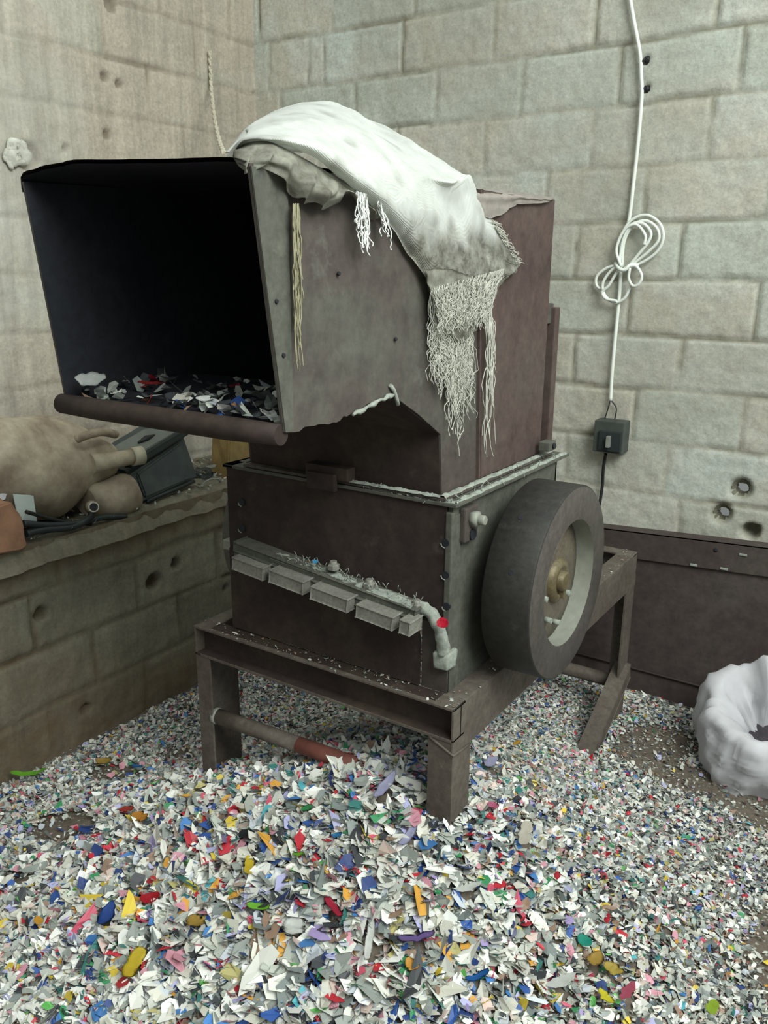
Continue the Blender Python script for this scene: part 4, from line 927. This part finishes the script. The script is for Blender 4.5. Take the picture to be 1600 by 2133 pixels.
# big squashed jerrycan lying on its side, neck to the right
jc = empty('jerrycan', (-2.4, 1.55, ZL), 'large dirty beige plastic jerrycan lying on the ledge with its neck to the right', 'jerrycan')
mb = MB()
blob(mb, [((-2.46, 1.16, .90), (.02, 0, 0), (0, 0, .04)), ((-2.46, 1.18, .90), (.15, 0, 0), (0, 0, .12)), ((-2.45, 1.30, .905), (.185, 0, .01), (0, .02, .150)), ((-2.44, 1.45, .915), (.19, 0, 0), (0, .02, .168)),
          ((-2.43, 1.58, .915), (.18, 0, 0), (0, .03, .160)), ((-2.42, 1.70, .900), (.155, 0, 0), (0, .04, .130)), ((-2.40, 1.78, .885), (.11, 0, 0), (0, .03, .088)), ((-2.39, 1.82, .880), (.06, 0, 0), (0, .02, .05)), ((-2.385, 1.83, .878), (.028, 0, 0), (0, 0, .028))], 44, 2., .055, 6)
mb.build('can_body', M['beige'], jc)
na, nb_ = at(238, 958, 0, -2.26), at(296, 948, 0, -2.24)
mb = MB(); mb.tube([na + (na - nb_) * .8, na, nb_.lerp(na, .35)], [.034, .027, .026], 20); neck = mb.build('can_neck', M['beige'], jc)
mb = MB(); mb.tube([nb_.lerp(na, .38), nb_], [.031, .032], 20); o = mb.build('can_cap', plain('cream_plastic', (.44, .41, .30), .5, .2, 20), jc)
# handle ridges over the recess
ha = catmull([at(160, 915, 0, -2.27), at(185, 905, 0, -2.24), at(215, 900, 0, -2.25), at(240, 905, 0, -2.29)], 6); mb = MB(); mb.tube(ha, .014, 10); mb.build('can_handle', M['beige'], jc)
# small jar with a dark open mouth facing the room
bt = empty('bottle', (-2.27, 1.80, ZL), 'small beige plastic bottle on the ledge, dark open mouth facing the room', 'bottle')
mb = MB(); cx_ = at(240, 1040, 0, -2.27); 
blob(mb, [((-2.30, cx_.y - .09, cx_.z + .0), (.05, 0, 0), (0, 0, .045)), ((-2.29, cx_.y - .06, cx_.z), (.075, 0, 0), (0, 0, .066)), ((-2.285, cx_.y, cx_.z + .004), (.08, 0, 0), (0, 0, .072)), ((-2.28, cx_.y + .06, cx_.z), (.075, 0, 0), (0, 0, .068)), ((-2.28, cx_.y + .085, cx_.z), (.05, 0, 0), (0, 0, .045))], 32, 4., .016, 14)
mb.build('bottle_body', M['beige'], bt)
mc = at(195, 1056, 0, -2.185); dv = (Vector((0, 0, CAMH)) - mc).normalized(); dv = (dv + Vector((.5, -.1, .1))).normalized()
mb = MB(); mb.tube([mc - dv * .05, mc - dv * .004], [.022, .0155], 20); mb.build('bottle_neck', M['beige'], bt)
mb = MB()
for r_a, r_b in (((mc - dv * .004), mc + dv * .003),): mb.tube([r_a, r_b], [.0165, .0165], 20)
mb.build('rim', M['plaster'], bt)
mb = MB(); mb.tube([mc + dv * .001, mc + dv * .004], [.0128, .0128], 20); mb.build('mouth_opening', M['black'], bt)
# dark plastic crate lying on its side with a dusty flange
cr = empty('plastic_crate', (-2.4, 2.12, ZL), 'dark green plastic tub tipped on its side with a grey slotted rim', 'crate')
def quadloft(name, A, B, mat, parent, bev=.006):
    mb = MB(); va = [mb.bm.verts.new(Vector(p)) for p in A]; vb = [mb.bm.verts.new(Vector(p)) for p in B]
    mb.bm.faces.new(va); mb.bm.faces.new(vb[::-1])
    for i in range(4): mb.bm.faces.new((va[i], vb[i], vb[(i + 1) % 4], va[(i + 1) % 4]))
    bmesh.ops.bevel(mb.bm, geom=mb.bm.edges[:], offset=bev, segments=3, affect='EDGES'); return mb.build(name, mat, parent)
f1 = [at(262, 985, 0, -2.30), at(385, 905, 0, -2.34), at(416, 996, 0, -2.30), at(288, 1056, 0, -2.26)]
bk = Vector((-.22, -.02, .02))
quadloft('tub_body', f1, [p + bk for p in f1], M['crate'], cr, .012)
ins = [f1[0].lerp(f1[2], .12), f1[1].lerp(f1[3], .12), f1[2].lerp(f1[0], .12), f1[3].lerp(f1[1], .12)]
quadloft('tub_panel', [p + Vector((.010, 0, 0)) for p in ins], [p + Vector((-.01, 0, 0)) for p in ins], M['crate'], cr, .006)
mb = MB(); mb.tube([ins[3] + Vector((.012, .0, -.012)), ins[2] + Vector((.012, 0, -.012))], .007, 8); mb.build('rib', M['boxdark'], cr)
g1 = [at(225, 935, 0, -2.36), at(300, 892, 0, -2.38), at(392, 886, 0, -2.33), at(262, 962, 0, -2.30)]
rm = quadloft('tub_rim', g1, [p + Vector((-.005, .008, -.014)) for p in g1], M['crategrey'], cr, .004)
mb = MB(); a_, b_ = at(288, 922, 0, -2.335), at(322, 906, 0, -2.345); mb.tube([a_, a_.lerp(b_, .5) + Vector((0, 0, .002)), b_], [.003, .011, .003], 10); mb.build('slot', M['black'], rm)
mb = MB(); a_, b_ = at(268, 968, 0, -2.30), at(388, 895, 0, -2.33); mb.bar(a_, b_, .03, .022, .003); mb.build('rim_underside', M['boxdark'], cr)
# clay block, white card, cables, shard, amber piece, cloth, lump
def block(name, label, cat, pts_front, depthv, mat, bev=.004, rough=.004):
    mb = MB(); A = [Vector(p) for p in pts_front]; B = [p + Vector(depthv) for p in A]
    va = [mb.bm.verts.new(p) for p in A]; vb = [mb.bm.verts.new(p) for p in B]
    mb.bm.faces.new(va); mb.bm.faces.new(vb[::-1])
    for i in range(len(A)): mb.bm.faces.new((va[i], vb[i], vb[(i + 1) % len(A)], va[(i + 1) % len(A)]))
    bmesh.ops.bevel(mb.bm, geom=mb.bm.edges[:], offset=bev, segments=3, affect='EDGES'); bmesh.ops.subdivide_edges(mb.bm, edges=mb.bm.edges[:], cuts=2, use_grid_fill=True); mb.rough(rough, 30)
    return tag(mb.build(name, mat), label, cat)
block('clay_brick', 'broken orange brown clay brick on the ledge at the left edge', 'brick', [at(-30, 1062, 0, -2.20), at(22, 1046, 0, -2.20), at(45, 1075, 0, -2.19), at(58, 1138, 0, -2.18), at(40, 1146, 0, -2.18), at(-30, 1162, 0, -2.17)], (-.09, .0, .01), M['clay'], .005, .006)
block('plastic_card', 'pale blue white plastic sheet standing behind the clay brick', 'plastic sheet', [at(28, 1030, 0, -2.245), at(70, 1032, 0, -2.245), at(78, 1090, 0, -2.23), at(40, 1092, 0, -2.23)], (-.004, 0, .001), M['paper'], .001, .001)
mb = MB(); bmesh.ops.create_icosphere(mb.bm, subdivisions=4, radius=.045, matrix=Matrix.Translation(at(35, 1013, 0, -2.30)) @ Matrix.Diagonal((.9, 1.1, .75, 1))); mb.rough(.02, 22); o = mb.build('plastic_lump', M['grey'], None, True); tag(o, 'rounded grey lump of melted plastic above the pale sheet', 'lump')
mb = MB(); cl = surf([[(-25, 985, -2.34), (5, 995, -2.32), (30, 1005, -2.33)], [(-25, 1015, -2.30), (2, 1020, -2.28), (15, 1025, -2.28)], [(-25, 1050, -2.27), (-5, 1048, -2.26), (8, 1040, -2.26)]], 10, 10)
for r in cl:
    for p in r: p += Vector((noise.noise(p * 40) * .012, 0, noise.noise(p * 50) * .008))
mb.grid(cl); bmesh.ops.solidify(mb.bm, geom=mb.bm.faces[:], thickness=.003); o = mb.build('white_cloth', M['bag']); tag(o, 'crumpled white plastic cloth at the left edge above the brick', 'cloth')
for k, (L, lab, r_) in enumerate((([(54, 1066), (90, 1076), (130, 1086), (190, 1092)], 'thin black cable end poking over the pale sheet', .006), ([(48, 1090), (100, 1094), (160, 1090), (215, 1078), (262, 1076)], 'thick dark hose lying under the jerrycan', .010), ([(55, 1112), (90, 1104), (150, 1098), (185, 1080), (192, 1066)], 'dark rubber tube curling up to the bottle', .011))):
    mb = MB(); mb.tube(catmull([at(x, y, 0, -2.215 + .004 * k) for x, y in L], 8), r_, 8); o = mb.build('cable' if k == 0 else 'hose', M['boxdark'] if k else M['black']); tag(o, lab, 'cable' if k == 0 else 'hose')
q = at(93, 1131, 2, ZL + .004)
flake('plastic_shard', 'pale blue shard lying on the ledge right of the clay brick', 90, 1112, .055, .020, 60, (.42, .52, .62), shape='leaf', plane=(2, ZL + .008))
block('amber_board', 'amber brown plastic piece standing in the back corner of the ledge', 'plastic piece', [at(478, 905, 0, -2.36), at(535, 893, 0, -2.38), at(532, 945, 0, -2.36), at(505, 1000, 0, -2.30), at(476, 1000, 0, -2.30)], (-.10, .0, .0), M['amber'], .006, .004)
flake('plastic_scrap', 'white scrap resting against the amber piece on the ledge', 512, 963, .07, .018, 70, (.45, .44, .36), tilt=(.4, .2), shape='leaf', plane=(0, -2.30))
flake('plastic_scrap', 'pale oval scrap on the ledge behind the crate corner', 440, 972, .05, .022, 85, (.36, .38, .36), tilt=(.3, 0), shape='blob', plane=(0, -2.36))
mb = MB(); c = at(440, 1012, 0, -2.26); mb.tube([c + Vector((.0, .05 * math.cos(t_), .0 + .022 * math.sin(t_) + .004)) for t_ in [i * math.pi / 12 for i in range(13)]], .0035, 6); o = mb.build('wire_loop', M['grey']); tag(o, 'grey wire arch standing on the ledge beside the crate', 'wire')
block('dark_box', 'dark lump of waste on the ledge behind the crate', 'waste', [at(420, 985, 0, -2.40), at(470, 975, 0, -2.40), at(476, 1002, 0, -2.36), at(424, 1008, 0, -2.36)], (-.08, 0, 0), M['boxdark'], .008, .012)
# dusty rubbish crumbs on the ledge
n = 900; xx = rng.uniform(-2.64, -2.20, n); yy = rng.uniform(.9, 2.98, n)
o = shreds('ledge_crumbs', xx, yy, np.full(n, ZL + .006), .006 + .014 * rng.random(n), rng.choice([2, 3, 4, 6, 21, 24, 4, 4], n), M['shred'], .4, 5)
tag(o, 'grey brown crumbs and scraps scattered along the top of the ledge', 'rubbish', kind='stuff')
n = 260; xx = np.concatenate([rng.uniform(FX0, FX1, 160), rng.uniform(FX1 - .04, FX1, 100)]); yy = np.concatenate([rng.uniform(FY0, FY0 + .05, 160), rng.uniform(FY0, FY1, 100)])
o = shreds('plastic_shreds', xx, yy, np.full(n, ZT + .003), .003 + .009 * rng.random(n) ** 3, rng.choice([0, 2, 3, 4, 21, 4], n), M['shred'], .2, 5)
tag(o, 'tiny pale chips lying on the rails of the crusher frame', 'plastic shreds', kind='stuff')
